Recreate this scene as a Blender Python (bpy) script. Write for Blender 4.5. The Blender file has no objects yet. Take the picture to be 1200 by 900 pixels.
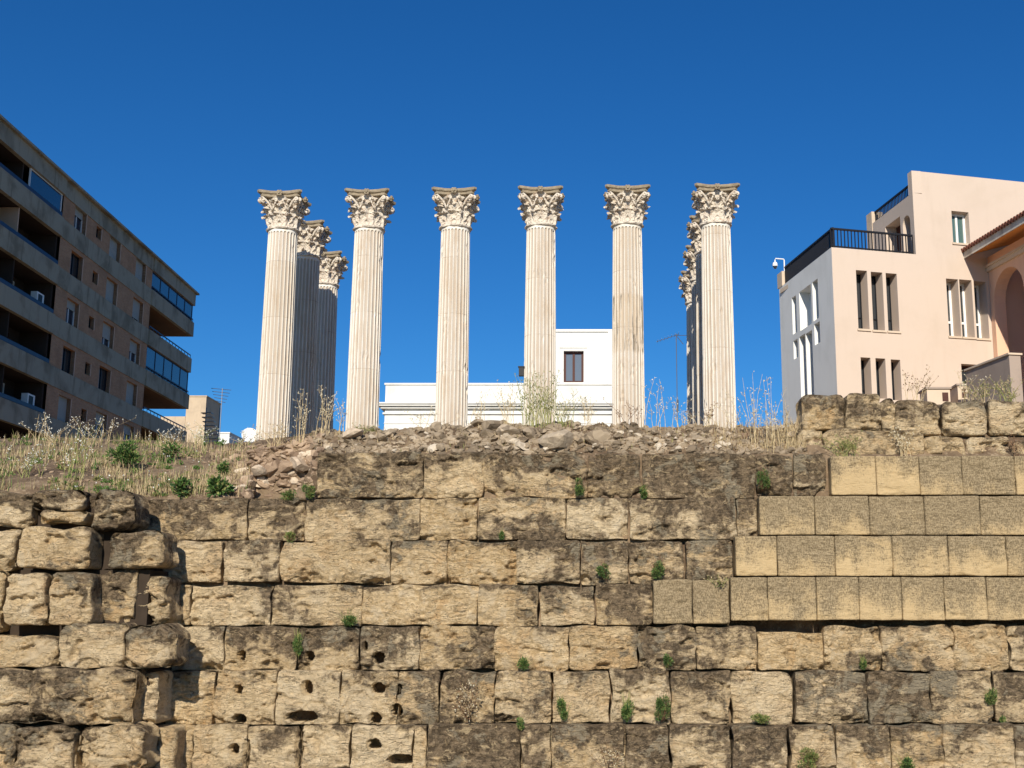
import bpy, math, random
from mathutils import Vector, noise, Matrix
random.seed(7)
R = math.radians
# ------------------------------------------------------------------ camera
F = 1380.0; PX0 = 690.0; PY0 = 450.0; TH = math.atan(268/1380.0); EYE = Vector((0, 0, 1.6))
scene = bpy.context.scene
cd = bpy.data.cameras.new('camera'); cam = bpy.data.objects.new('camera', cd)
scene.collection.objects.link(cam); scene.camera = cam
cam.location = EYE; cam.rotation_euler = (math.pi/2+TH, 0, 0)
cd.sensor_width = 36; cd.lens = F/1200*36; cd.shift_x = -(PX0-600)/1200; cd.clip_end = 3000
# ------------------------------------------------------------------ world + sun
SUN_EL = R(29); SUN_AX = 0.05        # light travels towards (+SUN_AX, +1)
w = bpy.data.worlds.new('World'); scene.world = w; w.use_nodes = True
nt = w.node_tree; nt.nodes.clear()
sky = nt.nodes.new('ShaderNodeTexSky'); sky.sky_type = 'NISHITA'; sky.sun_disc = False
sky.sun_elevation = SUN_EL; sky.sun_rotation = R(180)+math.atan(SUN_AX)
sky.altitude = 300; sky.air_density = 1.0; sky.dust_density = 0.3; sky.ozone_density = 5.0
hs = nt.nodes.new('ShaderNodeHueSaturation'); hs.inputs['Saturation'].default_value = 1.22
bg = nt.nodes.new('ShaderNodeBackground'); bg.inputs[1].default_value = 0.06
wo = nt.nodes.new('ShaderNodeOutputWorld')
tn = nt.nodes.new('ShaderNodeMix'); tn.data_type = 'RGBA'; tn.blend_type = 'MULTIPLY'; tn.inputs[0].default_value = 1; tn.inputs[7].default_value = (.63, 1.12, 1.42, 1)
nt.links.new(sky.outputs[0], hs.inputs['Color']); nt.links.new(hs.outputs[0], tn.inputs[6]); nt.links.new(tn.outputs[2], bg.inputs[0]); nt.links.new(bg.outputs[0], wo.inputs[0])
sl = bpy.data.lights.new('sun', 'SUN'); sl.energy = 4.8; sl.angle = R(0.5); sl.color = (1, .92, .79)
so = bpy.data.objects.new('sun', sl); scene.collection.objects.link(so)
dirv = Vector((SUN_AX, 1, -math.tan(SUN_EL)*math.hypot(1, SUN_AX)))
so.rotation_euler = dirv.to_track_quat('-Z', 'Y').to_euler(); so.location = (0, -20, 30)
scene.view_settings.view_transform = 'Standard'; scene.view_settings.look = 'None'
scene.view_settings.exposure = 0.22; scene.view_settings.gamma = 1
# ------------------------------------------------------------------ projection helpers (pixel -> place)
FW = Vector((0, math.cos(TH), math.sin(TH))); UP = Vector((0, -math.sin(TH), math.cos(TH))); RT = Vector((1, 0, 0))
def ray(px, py): return FW*F + RT*(px-PX0) + UP*(PY0-py)
def at(px, py, Y):
    d = ray(px, py); return EYE + d*(Y/d.y)
class Frame:
    """vertical facade plane: origin o, horizontal direction d, outward normal n"""
    def __init__(s, o, d, n):
        s.o = Vector((o.x, o.y, 0)); s.d = Vector((d.x, d.y, 0)).normalized(); s.n = Vector((n.x, n.y, 0)).normalized()
    def P(s, a, b, z): return s.o + s.d*a + s.n*b + Vector((0, 0, z))
    def px(s, x, y):
        r = ray(x, y); t = (s.o-EYE).dot(s.n)/r.dot(s.n); p = EYE+r*t
        return (p-s.o).dot(s.d), p.z
    def rect(s, x0, y0, x1, y1):
        xm, ym = (x0+x1)/2, (y0+y1)/2
        return s.px(x0, ym)[0], s.px(x1, ym)[0], s.px(xm, y1)[1], s.px(xm, y0)[1]
# ------------------------------------------------------------------ mesh helpers
class MB:
    def __init__(s): s.v = []; s.f = []; s.m = []
    def add(s, vs, fs, mi=0):
        b = len(s.v); s.v += [tuple(p) for p in vs]; s.f += [tuple(b+i for i in f) for f in fs]; s.m += [mi]*len(fs)
    def hexa(s, p, mi=0): s.add(p, [(0,3,2,1),(4,5,6,7),(0,1,5,4),(1,2,6,5),(2,3,7,6),(3,0,4,7)], mi)
    def box(s, x0, x1, y0, y1, z0, z1, mi=0):
        s.hexa([(x0,y0,z0),(x1,y0,z0),(x1,y1,z0),(x0,y1,z0),(x0,y0,z1),(x1,y0,z1),(x1,y1,z1),(x0,y1,z1)], mi)
    def fbox(s, fr, a0, a1, b0, b1, z0, z1, mi=0):
        s.hexa([fr.P(a0,b0,z0),fr.P(a1,b0,z0),fr.P(a1,b1,z0),fr.P(a0,b1,z0),fr.P(a0,b0,z1),fr.P(a1,b0,z1),fr.P(a1,b1,z1),fr.P(a0,b1,z1)], mi)
    def tube(s, pts, rs, n=8, mi=0, cap=True):
        pts = [Vector(p) for p in pts]; rings = []
        for i, p in enumerate(pts):
            t = (pts[min(i+1, len(pts)-1)]-pts[max(i-1, 0)])
            if t.length < 1e-9: t = Vector((0,0,1))
            t.normalize(); a = Vector((0,0,1)) if abs(t.z) < .9 else Vector((1,0,0))
            u = t.cross(a).normalized(); w_ = t.cross(u)
            r = rs[i] if isinstance(rs, (list, tuple)) else rs
            rings.append([p+u*math.cos(2*math.pi*k/n)*r+w_*math.sin(2*math.pi*k/n)*r for k in range(n)])
        vs = [q for rg in rings for q in rg]; fs = []
        for i in range(len(pts)-1):
            for k in range(n): fs.append((i*n+k, i*n+(k+1)%n, (i+1)*n+(k+1)%n, (i+1)*n+k))
        if cap: fs += [tuple(range(n-1, -1, -1)), tuple((len(pts)-1)*n+k for k in range(n))]
        s.add(vs, fs, mi)
    def lathe(s, prof, n=32, c=(0,0,0), mi=0):
        vs = [(c[0]+r*math.cos(2*math.pi*k/n), c[1]+r*math.sin(2*math.pi*k/n), c[2]+z) for r, z in prof for k in range(n)]
        fs = [(i*n+k, i*n+(k+1)%n, (i+1)*n+(k+1)%n, (i+1)*n+k) for i in range(len(prof)-1) for k in range(n)]
        s.add(vs, fs, mi)
    def build(s, name, mats, parent=None, smooth=False, origin=None):
        me = bpy.data.meshes.new(name)
        vs = s.v
        if origin is not None: vs = [(x-origin[0], y-origin[1], z-origin[2]) for x, y, z in s.v]
        me.from_pydata(vs, [], s.f)
        for m in (mats if isinstance(mats, (list, tuple)) else [mats]): me.materials.append(m)
        if any(s.m): me.polygons.foreach_set('material_index', s.m)
        if smooth: me.polygons.foreach_set('use_smooth', [True]*len(me.polygons))
        me.update()
        o = bpy.data.objects.new(name, me); scene.collection.objects.link(o)
        if origin is not None: o.location = origin
        if parent is not None: attach(o, parent)
        return o
def wloc(p):
    v = Vector(p.location)
    while p.parent: p = p.parent; v = v + p.location
    return v
def attach(o, parent):      # parents carry no rotation where this is used
    o.location = Vector(o.location)-wloc(parent); o.parent = parent
def tag(o, label=None, cat=None, group=None, kind=None):
    if label: o['label'] = label
    if cat: o['category'] = cat
    if group: o['group'] = group
    if kind: o['kind'] = kind
    return o
def empty(name, loc, label, cat, group=None):
    o = bpy.data.objects.new(name, None); o.empty_display_size = .2; scene.collection.objects.link(o); o.location = loc
    return tag(o, label, cat, group)
def copy_tree(o, parent=None):
    c = o.copy(); scene.collection.objects.link(c)
    if parent: c.parent = parent; c.matrix_parent_inverse = o.matrix_parent_inverse
    for ch in [x for x in list(scene.collection.objects) if x.parent == o]: copy_tree(ch, c)
    return c
# ------------------------------------------------------------------ materials
def mat(name, rough=.85):
    m = bpy.data.materials.new(name); m.use_nodes = True
    b = m.node_tree.nodes['Principled BSDF']; b.inputs['Roughness'].default_value = rough
    b.inputs['Specular IOR Level'].default_value = .25
    return m, m.node_tree, b
def N(nt, t, **kw):
    n = nt.nodes.new(t)
    for k, v in kw.items():
        if k.startswith('i_'): n.inputs[k[2:].replace('_', ' ')].default_value = v
        else: setattr(n, k, v)
    return n
def noise_n(nt, vec, scale, detail=4, rough=.55, dist=0):
    n = N(nt, 'ShaderNodeTexNoise'); n.inputs['Scale'].default_value = scale; n.inputs['Detail'].default_value = detail
    n.inputs['Roughness'].default_value = rough; n.inputs['Distortion'].default_value = dist
    nt.links.new(vec, n.inputs['Vector']); return n.outputs[0]
def scaled(nt, vec, sx, sy, sz):
    m = N(nt, 'ShaderNodeMapping'); m.inputs['Scale'].default_value = (sx, sy, sz); nt.links.new(vec, m.inputs[0]); return m.outputs[0]
def ramp(nt, v, lo, hi):
    m = N(nt, 'ShaderNodeMapRange'); m.inputs[1].default_value = lo; m.inputs[2].default_value = hi; m.interpolation_type = 'SMOOTHSTEP'
    nt.links.new(v, m.inputs[0]); return m.outputs[0]
def math_n(nt, op, a, b):
    m = N(nt, 'ShaderNodeMath', operation=op)
    for i, x in enumerate((a, b)):
        if isinstance(x, (int, float)): m.inputs[i].default_value = x
        else: nt.links.new(x, m.inputs[i])
    return m.outputs[0]
def mix(nt, f, a, b, mode='MIX'):
    m = N(nt, 'ShaderNodeMix', data_type='RGBA', blend_type=mode)
    for i, x in ((0, f), (6, a), (7, b)):
        if isinstance(x, (int, float)): m.inputs[i].default_value = x
        elif isinstance(x, tuple): m.inputs[i].default_value = (*x, 1)
        else: nt.links.new(x, m.inputs[i])
    return m.outputs[2]
def bump(nt, b, h, strength, dist):
    n = N(nt, 'ShaderNodeBump'); n.inputs['Strength'].default_value = strength; n.inputs['Distance'].default_value = dist
    nt.links.new(h, n.inputs['Height']); nt.links.new(n.outputs[0], b.inputs['Normal'])
def pos(nt): return N(nt, 'ShaderNodeNewGeometry').outputs['Position']
def oattr(nt, name):
    a = N(nt, 'ShaderNodeAttribute', attribute_type='OBJECT', attribute_name=name); return a.outputs['Fac']
def gattr(nt, name):
    a = N(nt, 'ShaderNodeAttribute', attribute_type='GEOMETRY', attribute_name=name); return a.outputs['Fac']
def simple(name, col, rough=.8, var=.25, scale=6, metal=0, bs=.15, bd=.01):
    m, nt, b = mat(name, rough); p = pos(nt)
    n = noise_n(nt, p, scale, 5, .6)
    c = mix(nt, n, tuple(x*(1-var) for x in col), tuple(min(1, x*(1+var)) for x in col))
    nt.links.new(c, b.inputs['Base Color']); b.inputs['Metallic'].default_value = metal
    if bs: bump(nt, b, noise_n(nt, p, scale*6, 4), bs, bd)
    return m
M = {}
# weathered calcarenite
def stone_material():
    m, nt, b = mat('calcarenite', .95); p = pos(nt); L = nt.links.new
    wt = oattr(nt, 'weather'); rnd = N(nt, 'ShaderNodeObjectInfo').outputs['Random']
    big = noise_n(nt, scaled(nt, p, 1, 1, 1.5), .9, 4, .6, .5); med = noise_n(nt, scaled(nt, p, 1, 1, 1.5), 3.6, 8, .66, 1.0)
    sm = noise_n(nt, p, 12, 7, .68, .6); fine = noise_n(nt, p, 60, 4, .65); hue = noise_n(nt, p, 2.1, 5, .6, 1.2)
    tan = mix(nt, ramp(nt, sm, .28, .70), (.50, .335, .155), (.84, .64, .38))
    tan = mix(nt, math_n(nt, 'MULTIPLY', ramp(nt, hue, .52, .62), .55), tan, (.60, .36, .15))
    tan = mix(nt, math_n(nt, 'MULTIPLY', ramp(nt, hue, .46, .36), .5), tan, (.62, .52, .37))
    tan = mix(nt, math_n(nt, 'MULTIPLY', rnd, .3), tan, (.52, .38, .21))
    r2 = math_n(nt, 'FRACT', math_n(nt, 'MULTIPLY', rnd, 7.31), 0); tan = mix(nt, math_n(nt, 'MULTIPLY', r2, .5), tan, (.84, .70, .48))
    dark = mix(nt, ramp(nt, sm, .42, .57), (.06, .042, .027), (.23, .165, .10))
    dark = mix(nt, math_n(nt, 'MULTIPLY', ramp(nt, hue, .54, .60), .75), dark, (.33, .285, .20))
    v = gattr(nt, 'top')
    s = math_n(nt, 'ADD', math_n(nt, 'MULTIPLY', big, .95), math_n(nt, 'MULTIPLY', med, .75))
    s = math_n(nt, 'ADD', s, math_n(nt, 'SUBTRACT', math_n(nt, 'MULTIPLY', math_n(nt, 'POWER', v, 3), .20), .0)); s = math_n(nt, 'ADD', s, math_n(nt, 'MULTIPLY', wt, .30))
    stk = noise_n(nt, scaled(nt, p, 7, 7, 1.1), 1, 5, .6, .3); s = math_n(nt, 'ADD', s, math_n(nt, 'MULTIPLY', stk, .34)); s = math_n(nt, 'SUBTRACT', s, .14)
    wash = ramp(nt, s, .97, 1.20); mask = ramp(nt, s, 1.07, 1.19)
    c = mix(nt, math_n(nt, 'MULTIPLY', wash, .6), tan, (.38, .275, .155))
    c = mix(nt, math_n(nt, 'MULTIPLY', mask, .9), c, dark)
    chip = math_n(nt, 'MULTIPLY', ramp(nt, noise_n(nt, scaled(nt, p, 1, 1, 1.8), 5.5, 7, .7, .8), .58, .62), .65)      # fresh stone where the crust has flaked
    c = mix(nt, chip, c, (.64, .485, .28))
    crk = noise_n(nt, scaled(nt, p, 1, 1, 3.2), 3.2, 6, .62, 1.6); cr = math_n(nt, 'ABSOLUTE', math_n(nt, 'SUBTRACT', crk, .5), 0)
    line = math_n(nt, 'MULTIPLY', ramp(nt, cr, .010, .002), ramp(nt, hue, .44, .54))
    c = mix(nt, math_n(nt, 'MULTIPLY', line, .6), c, (.06, .04, .025))
    vo = N(nt, 'ShaderNodeTexVoronoi'); vo.inputs['Scale'].default_value = 30; L(scaled(nt, p, 1, 1, 1.8), vo.inputs['Vector'])
    pit = math_n(nt, 'MULTIPLY', ramp(nt, vo.outputs['Distance'], .26, .14), ramp(nt, sm, .50, .60))
    c = mix(nt, math_n(nt, 'MULTIPLY', pit, .7), c, (.06, .04, .025))
    c = mix(nt, math_n(nt, 'MULTIPLY', ramp(nt, fine, .57, .7), .3), c, (.76, .61, .40))
    c = mix(nt, math_n(nt, 'MULTIPLY', ramp(nt, fine, .42, .32), .4), c, (.15, .10, .055))
    L(c, b.inputs['Base Color'])
    rid = noise_n(nt, scaled(nt, p, 5, 5, 15), 1.5, 8, .72, 1.2)
    h = math_n(nt, 'ADD', math_n(nt, 'MULTIPLY', rid, 1.3), math_n(nt, 'MULTIPLY', fine, .35))
    h = math_n(nt, 'SUBTRACT', h, math_n(nt, 'MULTIPLY', pit, .7)); h = math_n(nt, 'ADD', h, math_n(nt, 'MULTIPLY', sm, 1.2))
    h = math_n(nt, 'SUBTRACT', h, math_n(nt, 'MULTIPLY', line, .5))
    bump(nt, b, h, 1.0, .05)
    return m
M['stone'] = stone_material()
def tooled_material():
    m, nt, b = mat('tooled_sandstone', .95); p = pos(nt); L = nt.links.new
    v = gattr(nt, 'top'); wt = oattr(nt, 'weather'); rnd = N(nt, 'ShaderNodeObjectInfo').outputs['Random']
    n1 = noise_n(nt, p, 2.2, 6, .6, .5); n2 = noise_n(nt, p, 22, 5, .65); st = noise_n(nt, scaled(nt, p, 60, 60, 9), 1, 3, .6)
    sh = noise_n(nt, scaled(nt, p, 9, 9, 70), 1, 3, .6)
    tan = mix(nt, n1, (.40, .285, .145), (.60, .45, .25)); pk = math_n(nt, 'ADD', math_n(nt, 'MULTIPLY', noise_n(nt, scaled(nt, p, 90, 90, 34), 1, 3, .75), .6), math_n(nt, 'MULTIPLY', noise_n(nt, scaled(nt, p, 16, 16, 70), 1, 3, .7, .4), .4))
    grn = mix(nt, ramp(nt, pk, .42, .56), (.30, .235, .145), (.125, .095, .056))
    s = math_n(nt, 'ADD', math_n(nt, 'MULTIPLY', v, .28), math_n(nt, 'MULTIPLY', n1, .75)); s = math_n(nt, 'ADD', s, math_n(nt, 'MULTIPLY', pk, .55))
    s = math_n(nt, 'ADD', s, math_n(nt, 'ADD', math_n(nt, 'MULTIPLY', wt, .36), math_n(nt, 'MULTIPLY', noise_n(nt, scaled(nt, p, 8, 8, 1.2), 1, 5, .65), .42)))
    c = mix(nt, math_n(nt, 'MULTIPLY', ramp(nt, s, .96, 1.24), .85), tan, grn)
    c = mix(nt, math_n(nt, 'MULTIPLY', ramp(nt, pk, .52, .62), math_n(nt, 'MULTIPLY', ramp(nt, s, .95, 1.2), .5)), c, (.10, .075, .045))
    c = mix(nt, math_n(nt, 'MULTIPLY', ramp(nt, pk, .42, .36), .35), c, (.5, .41, .27))
    L(c, b.inputs['Base Color'])
    h = math_n(nt, 'ADD', math_n(nt, 'MULTIPLY', sh, .6), math_n(nt, 'MULTIPLY', n2, .6)); h = math_n(nt, 'SUBTRACT', h, math_n(nt, 'MULTIPLY', pk, 1.2))
    bump(nt, b, h, .9, .014)
    return m
M['tooled'] = tooled_material()
def marble_material():
    m, nt, b = mat('marble', .75); L = nt.links.new
    oc = N(nt, 'ShaderNodeTexCoord').outputs['Object']; rnd = N(nt, 'ShaderNodeObjectInfo').outputs['Random']
    sp = N(nt, 'ShaderNodeSeparateXYZ'); L(oc, sp.inputs[0])
    p = pos(nt)
    zz = math_n(nt, 'FLOOR', math_n(nt, 'ADD', math_n(nt, 'MULTIPLY', sp.outputs[2], .62), math_n(nt, 'MULTIPLY', rnd, 9.)), 0)
    wn = N(nt, 'ShaderNodeTexWhiteNoise', noise_dimensions='1D'); L(zz, wn.inputs['W'])
    n1 = noise_n(nt, scaled(nt, p, 1, 1, .25), 5, 6, .6); n2 = noise_n(nt, p, 30, 4, .6)
    c = mix(nt, wn.outputs[0], (.74, .685, .585), (.85, .81, .73))
    c = mix(nt, math_n(nt, 'MULTIPLY', ramp(nt, n1, .48, .70), .5), c, (.60, .48, .34))
    c = mix(nt, math_n(nt, 'MULTIPLY', ramp(nt, n2, .56, .75), .4), c, (.33, .26, .19))
    fr_ = math_n(nt, 'FRACT', math_n(nt, 'ADD', math_n(nt, 'MULTIPLY', sp.outputs[2], .62), math_n(nt, 'MULTIPLY', rnd, 9.)), 0)
    jn = math_n(nt, 'MULTIPLY', ramp(nt, fr_, .012, .004), ramp(nt, n1, .40, .55)); c = mix(nt, math_n(nt, 'MULTIPLY', jn, .6), c, (.2, .14, .09))
    pa = noise_n(nt, scaled(nt, p, 1, 1, .5), 1.3, 6, .65, .8); c = mix(nt, math_n(nt, 'MULTIPLY', ramp(nt, pa, .53, .64), .28), c, (.58, .46, .33))
    c = mix(nt, math_n(nt, 'MULTIPLY', ramp(nt, pa, .45, .38), .4), c, (.80, .77, .70))
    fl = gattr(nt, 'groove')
    c = mix(nt, math_n(nt, 'MULTIPLY', fl, .68), c, (.30, .21, .135))  # flutes darkened in colour to stand for shade in the grooves
    # black streaks of one drum
    stn = oattr(nt, 'stained'); z = sp.outputs[2]
    band = math_n(nt, 'MULTIPLY', ramp(nt, z, 4.6, 4.75), ramp(nt, z, 6.35, 6.2))
    stk = noise_n(nt, scaled(nt, oc, 14, 14, .7), 1, 4, .6, .4)
    mk = math_n(nt, 'MULTIPLY', math_n(nt, 'MULTIPLY', band, stn), ramp(nt, stk, .495, .62))
    c = mix(nt, math_n(nt, 'MULTIPLY', math_n(nt, 'MULTIPLY', band, stn), .3), c, (.5, .38, .24))
    c = mix(nt, math_n(nt, 'MULTIPLY', mk, .75), c, (.09, .075, .055))
    L(c, b.inputs['Base Color']); bump(nt, b, math_n(nt, 'ADD', n1, n2), .35, .012)
    return m
M['marble'] = marble_material()
def capital_material():
    m, nt, b = mat('carved_marble', .8); L = nt.links.new; p = pos(nt)
    n1 = noise_n(nt, p, 7, 6, .65); n2 = noise_n(nt, p, 40, 4, .6)
    c = mix(nt, n1, (.60, .51, .40), (.86, .79, .68))
    c = mix(nt, math_n(nt, 'MULTIPLY', ramp(nt, n1, .52, .66), .7), c, (.42, .27, .17))
    c = mix(nt, math_n(nt, 'MULTIPLY', ramp(nt, n2, .55, .7), .5), c, (.2, .15, .11))
    cv = N(nt, 'ShaderNodeSeparateXYZ'); L(N(nt, 'ShaderNodeTexCoord').outputs['Object'], cv.inputs[0])
    L(c, b.inputs['Base Color']); bump(nt, b, math_n(nt, 'ADD', n1, n2), .8, .03)
    return m
M['carved'] = capital_material()
M['abacus'] = simple('lichened_marble', (.30, .245, .17), .9, .6, 9, bs=.6, bd=.02)
def ground_material(name, a, c2, c3):
    m, nt, b = mat(name, 1.0); p = pos(nt)
    n1 = noise_n(nt, p, 1.6, 6, .6, .4); n2 = noise_n(nt, p, 14, 6, .7)
    c = mix(nt, ramp(nt, n1, .38, .62), a, c2); c = mix(nt, ramp(nt, n2, .5, .7), c, c3)
    nt.links.new(c, b.inputs['Base Color']); bump(nt, b, n2, 1, .05); return m
M['earth'] = ground_material('dry_earth', (.12, .08, .05), (.26, .185, .115), (.36, .27, .18))
M['shaded_joint_soil'] = simple('shaded_joint_soil', (.045,.032,.022), 1, .4, 8); M['pit'] = ground_material('pit_gravel', (.22, .17, .11), (.33, .27, .19), (.4, .34, .25))
def rubble_material(name, a, b2, c3):
    m, nt, b = mat(name, .95); p = pos(nt); rnd = N(nt, 'ShaderNodeObjectInfo').outputs['Random']
    vo = N(nt, 'ShaderNodeTexVoronoi'); vo.inputs['Scale'].default_value = 7; nt.links.new(p, vo.inputs['Vector'])
    n2 = noise_n(nt, p, 20, 5, .7)
    c = mix(nt, vo.outputs['Color'], a, b2); c = mix(nt, ramp(nt, math_n(nt, 'ADD', rnd, math_n(nt, 'MULTIPLY', n2, .5)), .6, 1.15), c, c3)
    nt.links.new(c, b.inputs['Base Color']); bump(nt, b, n2, .8, .02); return m
M['rubble'] = rubble_material('rubble_stone', (.11, .08, .052), (.45, .355, .245), (.60, .51, .39))
M['red_rubble'] = rubble_material('reddish_rubble', (.16, .105, .07), (.46, .335, .225), (.62, .51, .385))
# ------------------------------------------------------------------ stone blocks
HOLES = [(362,769,12,11),(443,771,14,13),(359,806,14,16),(442,807,15,13),(438.5,842,13,15),(353,840,34,13),(438,873,17,12),(469,891,30,13),
         (278,809,11,11),(279,843,15,11),(282,769,10,12),(273,879,12,13),(350,876,8,56),(288,884,9,34),(467,808,6,12),(464,833,14,14),
         (428,757,5,9),(1048,752,0,0)]
def add_point_attr(me, name, vals):
    a = me.attributes.new(name, 'FLOAT', 'POINT'); a.data.foreach_set('value', vals)
def stone_block(px0, py0, px1, py1, Y, depth, parent, rough=1.0, weather=.5, material='stone', rc=.035, er=.02, name='stone_block', res=.0135, tilt=0, gap=.006, holes=True, top_round=0):
    a = at(px0, (py0+py1)/2, Y); b = at(px1, (py0+py1)/2, Y); c0 = at((px0+px1)/2, py1, Y); c1 = at((px0+px1)/2, py0, Y)
    x0, x1, z0, z1 = a.x+gap, b.x-gap, c0.z+gap*.6, c1.z-gap*.6
    W, H = x1-x0, z1-z0; sd = random.uniform(0, 500)
    nx = max(4, int(W/res)); nz = max(4, int(H/res))
    hl = [h for h in HOLES if px0-4 < h[0] < px1+4 and py0-4 < h[1] < py1+4] if holes else []
    hw = []
    for h in hl:
        if h[2] <= 0: continue
        p = at(h[0], h[1], Y); s = Y/F*1.0
        hw.append((p.x, p.z, h[2]*s/2, h[3]*s/2))
    ct = math.cos(tilt); sn = math.sin(tilt)
    def outline(x, z):
        u = (x-x0)/W; v = (z-z0)/H
        am = .016*rough
        dx = (1-u)*noise.noise(Vector((sd, v*H*4, 1)))*am*2 + u*noise.noise(Vector((sd+9, v*H*4, 2)))*am*2
        dz = (1-v)*noise.noise(Vector((sd+3, u*W*3, 3)))*am*2 + v*noise.noise(Vector((sd+5, u*W*3, 4)))*am*2.4
        cx, cz = (x0+x1)/2, (z0+z1)/2
        ax, az = x-cx, z-cz; r = min(rc*(1+.9*noise.noise(Vector((sd+(ax > 0)*3.3, (az > 0)*5.1, .5)))), W/3, H/3)
        if top_round and az > 0: r = min(W/2.5, H/2.2, r+top_round)
        qx, qz = abs(ax)-(W/2-r), abs(az)-(H/2-r)
        if qx > 0 and qz > 0:
            l = math.hypot(qx, qz); k = max(qx, qz)/l
            ax = math.copysign(W/2-r+qx*k, ax); az = math.copysign(H/2-r+qz*k, az)
        ax += dx; az += dz
        return cx+ax*ct-az*sn, cz+ax*sn+az*ct
    vs = []; tops = []; idx = {}
    chips = []
    for _ in range(int(3+5*min(rough, 2)) if rough > .3 else 2):
        e_ = random.random()
        if e_ < .45: q = (random.choice((0, 1)), random.choice((0, 1)))
        elif e_ < .8: q = (random.random(), random.choice((0, 0, 1)))
        else: q = (random.choice((0, 1)), random.random())
        k_ = random.random()**2
        chips.append((x0+q[0]*W, z0+q[1]*H, (.03+.10*k_)*(.6+.5*rough), (.015+.05*k_)*rough, random.uniform(.7, 1.8)))
    lay = random.uniform(.4, 1.3)
    def relief(x, z, u, v):
        de = min(u*W, (1-u)*W, v*H, (1-v)*H)
        e = er*(.35+1.1*abs(noise.noise(Vector((x*2.2, z*2.2, sd)))) + .9*max(0, noise.noise(Vector((x*5, z*5, sd+7)))))*(1 if rough > .3 else .5)
        y = 0
        if de < e: y += e*(1-math.sqrt(max(0, 1-(1-de/e)**2)))*1.3
        if rough > .05:
            y += .020*rough*noise.noise(Vector((x*2.6, z*3.2, sd+20)))
            y += .013*rough*noise.noise(Vector((x*8, z*13, sd+30)))
            y += .007*rough*noise.noise(Vector((x*22, z*32, sd+40)))
            c = noise.noise(Vector((x*2.9, z*6.5, sd+50)))+.35*noise.noise(Vector((x*11, z*20, sd+51)))
            if c > .30: y += min(.055, (c-.30)*.24)*rough           # spalled pockets
            g = abs(noise.noise(Vector((x*1.6, z*7.5, sd+60)))+.25*noise.noise(Vector((x*8, z*11, sd+62))))
            if g < .035: y += (.035-g)*.8*rough*(noise.noise(Vector((x*1.2, z*1.2, sd+61))) > .0)       # bedding cracks
            q = (noise.noise(Vector((x*1.4, z*3.4, sd+80)))+.3*noise.noise(Vector((x*5, z*12, sd+81))))*3.2*lay
            y += .016*rough*(q-math.floor(q))*min(1, de/.02)             # flaked layers
            low = 1-v
            if low > .8 and noise.noise(Vector((x*3, 0, sd+70))) > .12: y += (low-.8)*.28*rough
        for cx_, cz_, cr_, cd_, an_ in chips:
            dd_ = math.hypot(x-cx_, (z-cz_)*an_)+.035*noise.noise(Vector((x*14, z*14, sd+90)))*min(1, rough)
            if dd_ < cr_: y += cd_*min(1, (cr_-dd_)/.022)*(.6+.4*(cr_-dd_)/cr_)
        for hx, hz, rw, rh in hw:
            jx = .10*noise.noise(Vector((x*16, z*16, 3))); jz = .10*noise.noise(Vector((x*16, z*16, 8)))
            if max(0, abs(x-hx)/rw+jx*1.8)**2.3 + max(0, abs(z-hz)/rh+jz*1.8)**2.3 < 1.0: y = max(y, .62)
        return y
    Yf = Y
    for j in range(nz+1):
        for i in range(nx+1):
            u, v = i/nx, j/nz; x, z = x0+u*W, z0+v*H
            X, Z = outline(x, z); idx[i, j] = len(vs)
            vs.append((X, Yf+relief(X, Z, u, v), Z)); tops.append(v)
    fs = [(idx[i, j], idx[i+1, j], idx[i+1, j+1], idx[i, j+1]) for j in range(nz) for i in range(nx)]
    per = [idx[i, 0] for i in range(nx)]+[idx[nx, j] for j in range(nz)]+[idx[i, nz] for i in range(nx, 0, -1)]+[idx[0, j] for j in range(nz, 0, -1)]
    prev = per; yb = max(vs[k][1] for k in per)
    cx, cz = (x0+x1)/2, (z0+z1)/2
    for dd in (.03, .07, .13, .22, depth):
        cur = []
        for k in per:
            x, y, z = vs[k]; q = .008*rough*noise.noise(Vector((x*7, dd*9, z*7+sd)))
            dx, dz = (x-cx)/W*2, (z-cz)/H*2
            cur.append(len(vs)); vs.append((x+dx*q, min(y, Yf+.06)+dd, z+dz*q)); tops.append(tops[k])
        n = len(per)
        fs += [(prev[i], cur[i], cur[(i+1) % n], prev[(i+1) % n]) for i in range(n)]; prev = cur
    fs.append(tuple(prev))
    o = Vector((cx, Yf, z0))
    me = bpy.data.meshes.new(name); me.from_pydata([(x-o.x, y-o.y, z-o.z) for x, y, z in vs], [], fs)
    me.materials.append(M[material]); me.polygons.foreach_set('use_smooth', [True]*len(me.polygons)); add_point_attr(me, 'top', tops)
    # bmesh-free orientation is already outward
    ob = bpy.data.objects.new(name, me); scene.collection.objects.link(ob); ob.location = o
    ob['weather'] = float(weather)
    if parent: attach(ob, parent)
    return ob
def course(parent, y0, y1, joints, Y, weathers, depth=.42, rough=1.0, material='stone', rc=.022, er=.014, jit=.025, **kw):
    for i in range(len(joints)-1):
        if joints[i+1]-joints[i] < 2: continue
        kw['gap'] = (.004+.017*random.random()**2) if rough > .3 else .0045
        wv = weathers[i % len(weathers)] if isinstance(weathers, list) else weathers
        stone_block(joints[i], y0+random.uniform(-1, 1)*rough, joints[i+1], y1+random.uniform(-1, 1)*rough, Y+random.uniform(-jit, jit), depth, parent,
                    rough*random.uniform(.75, 1.25), wv, material, rc, er, **kw)
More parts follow.
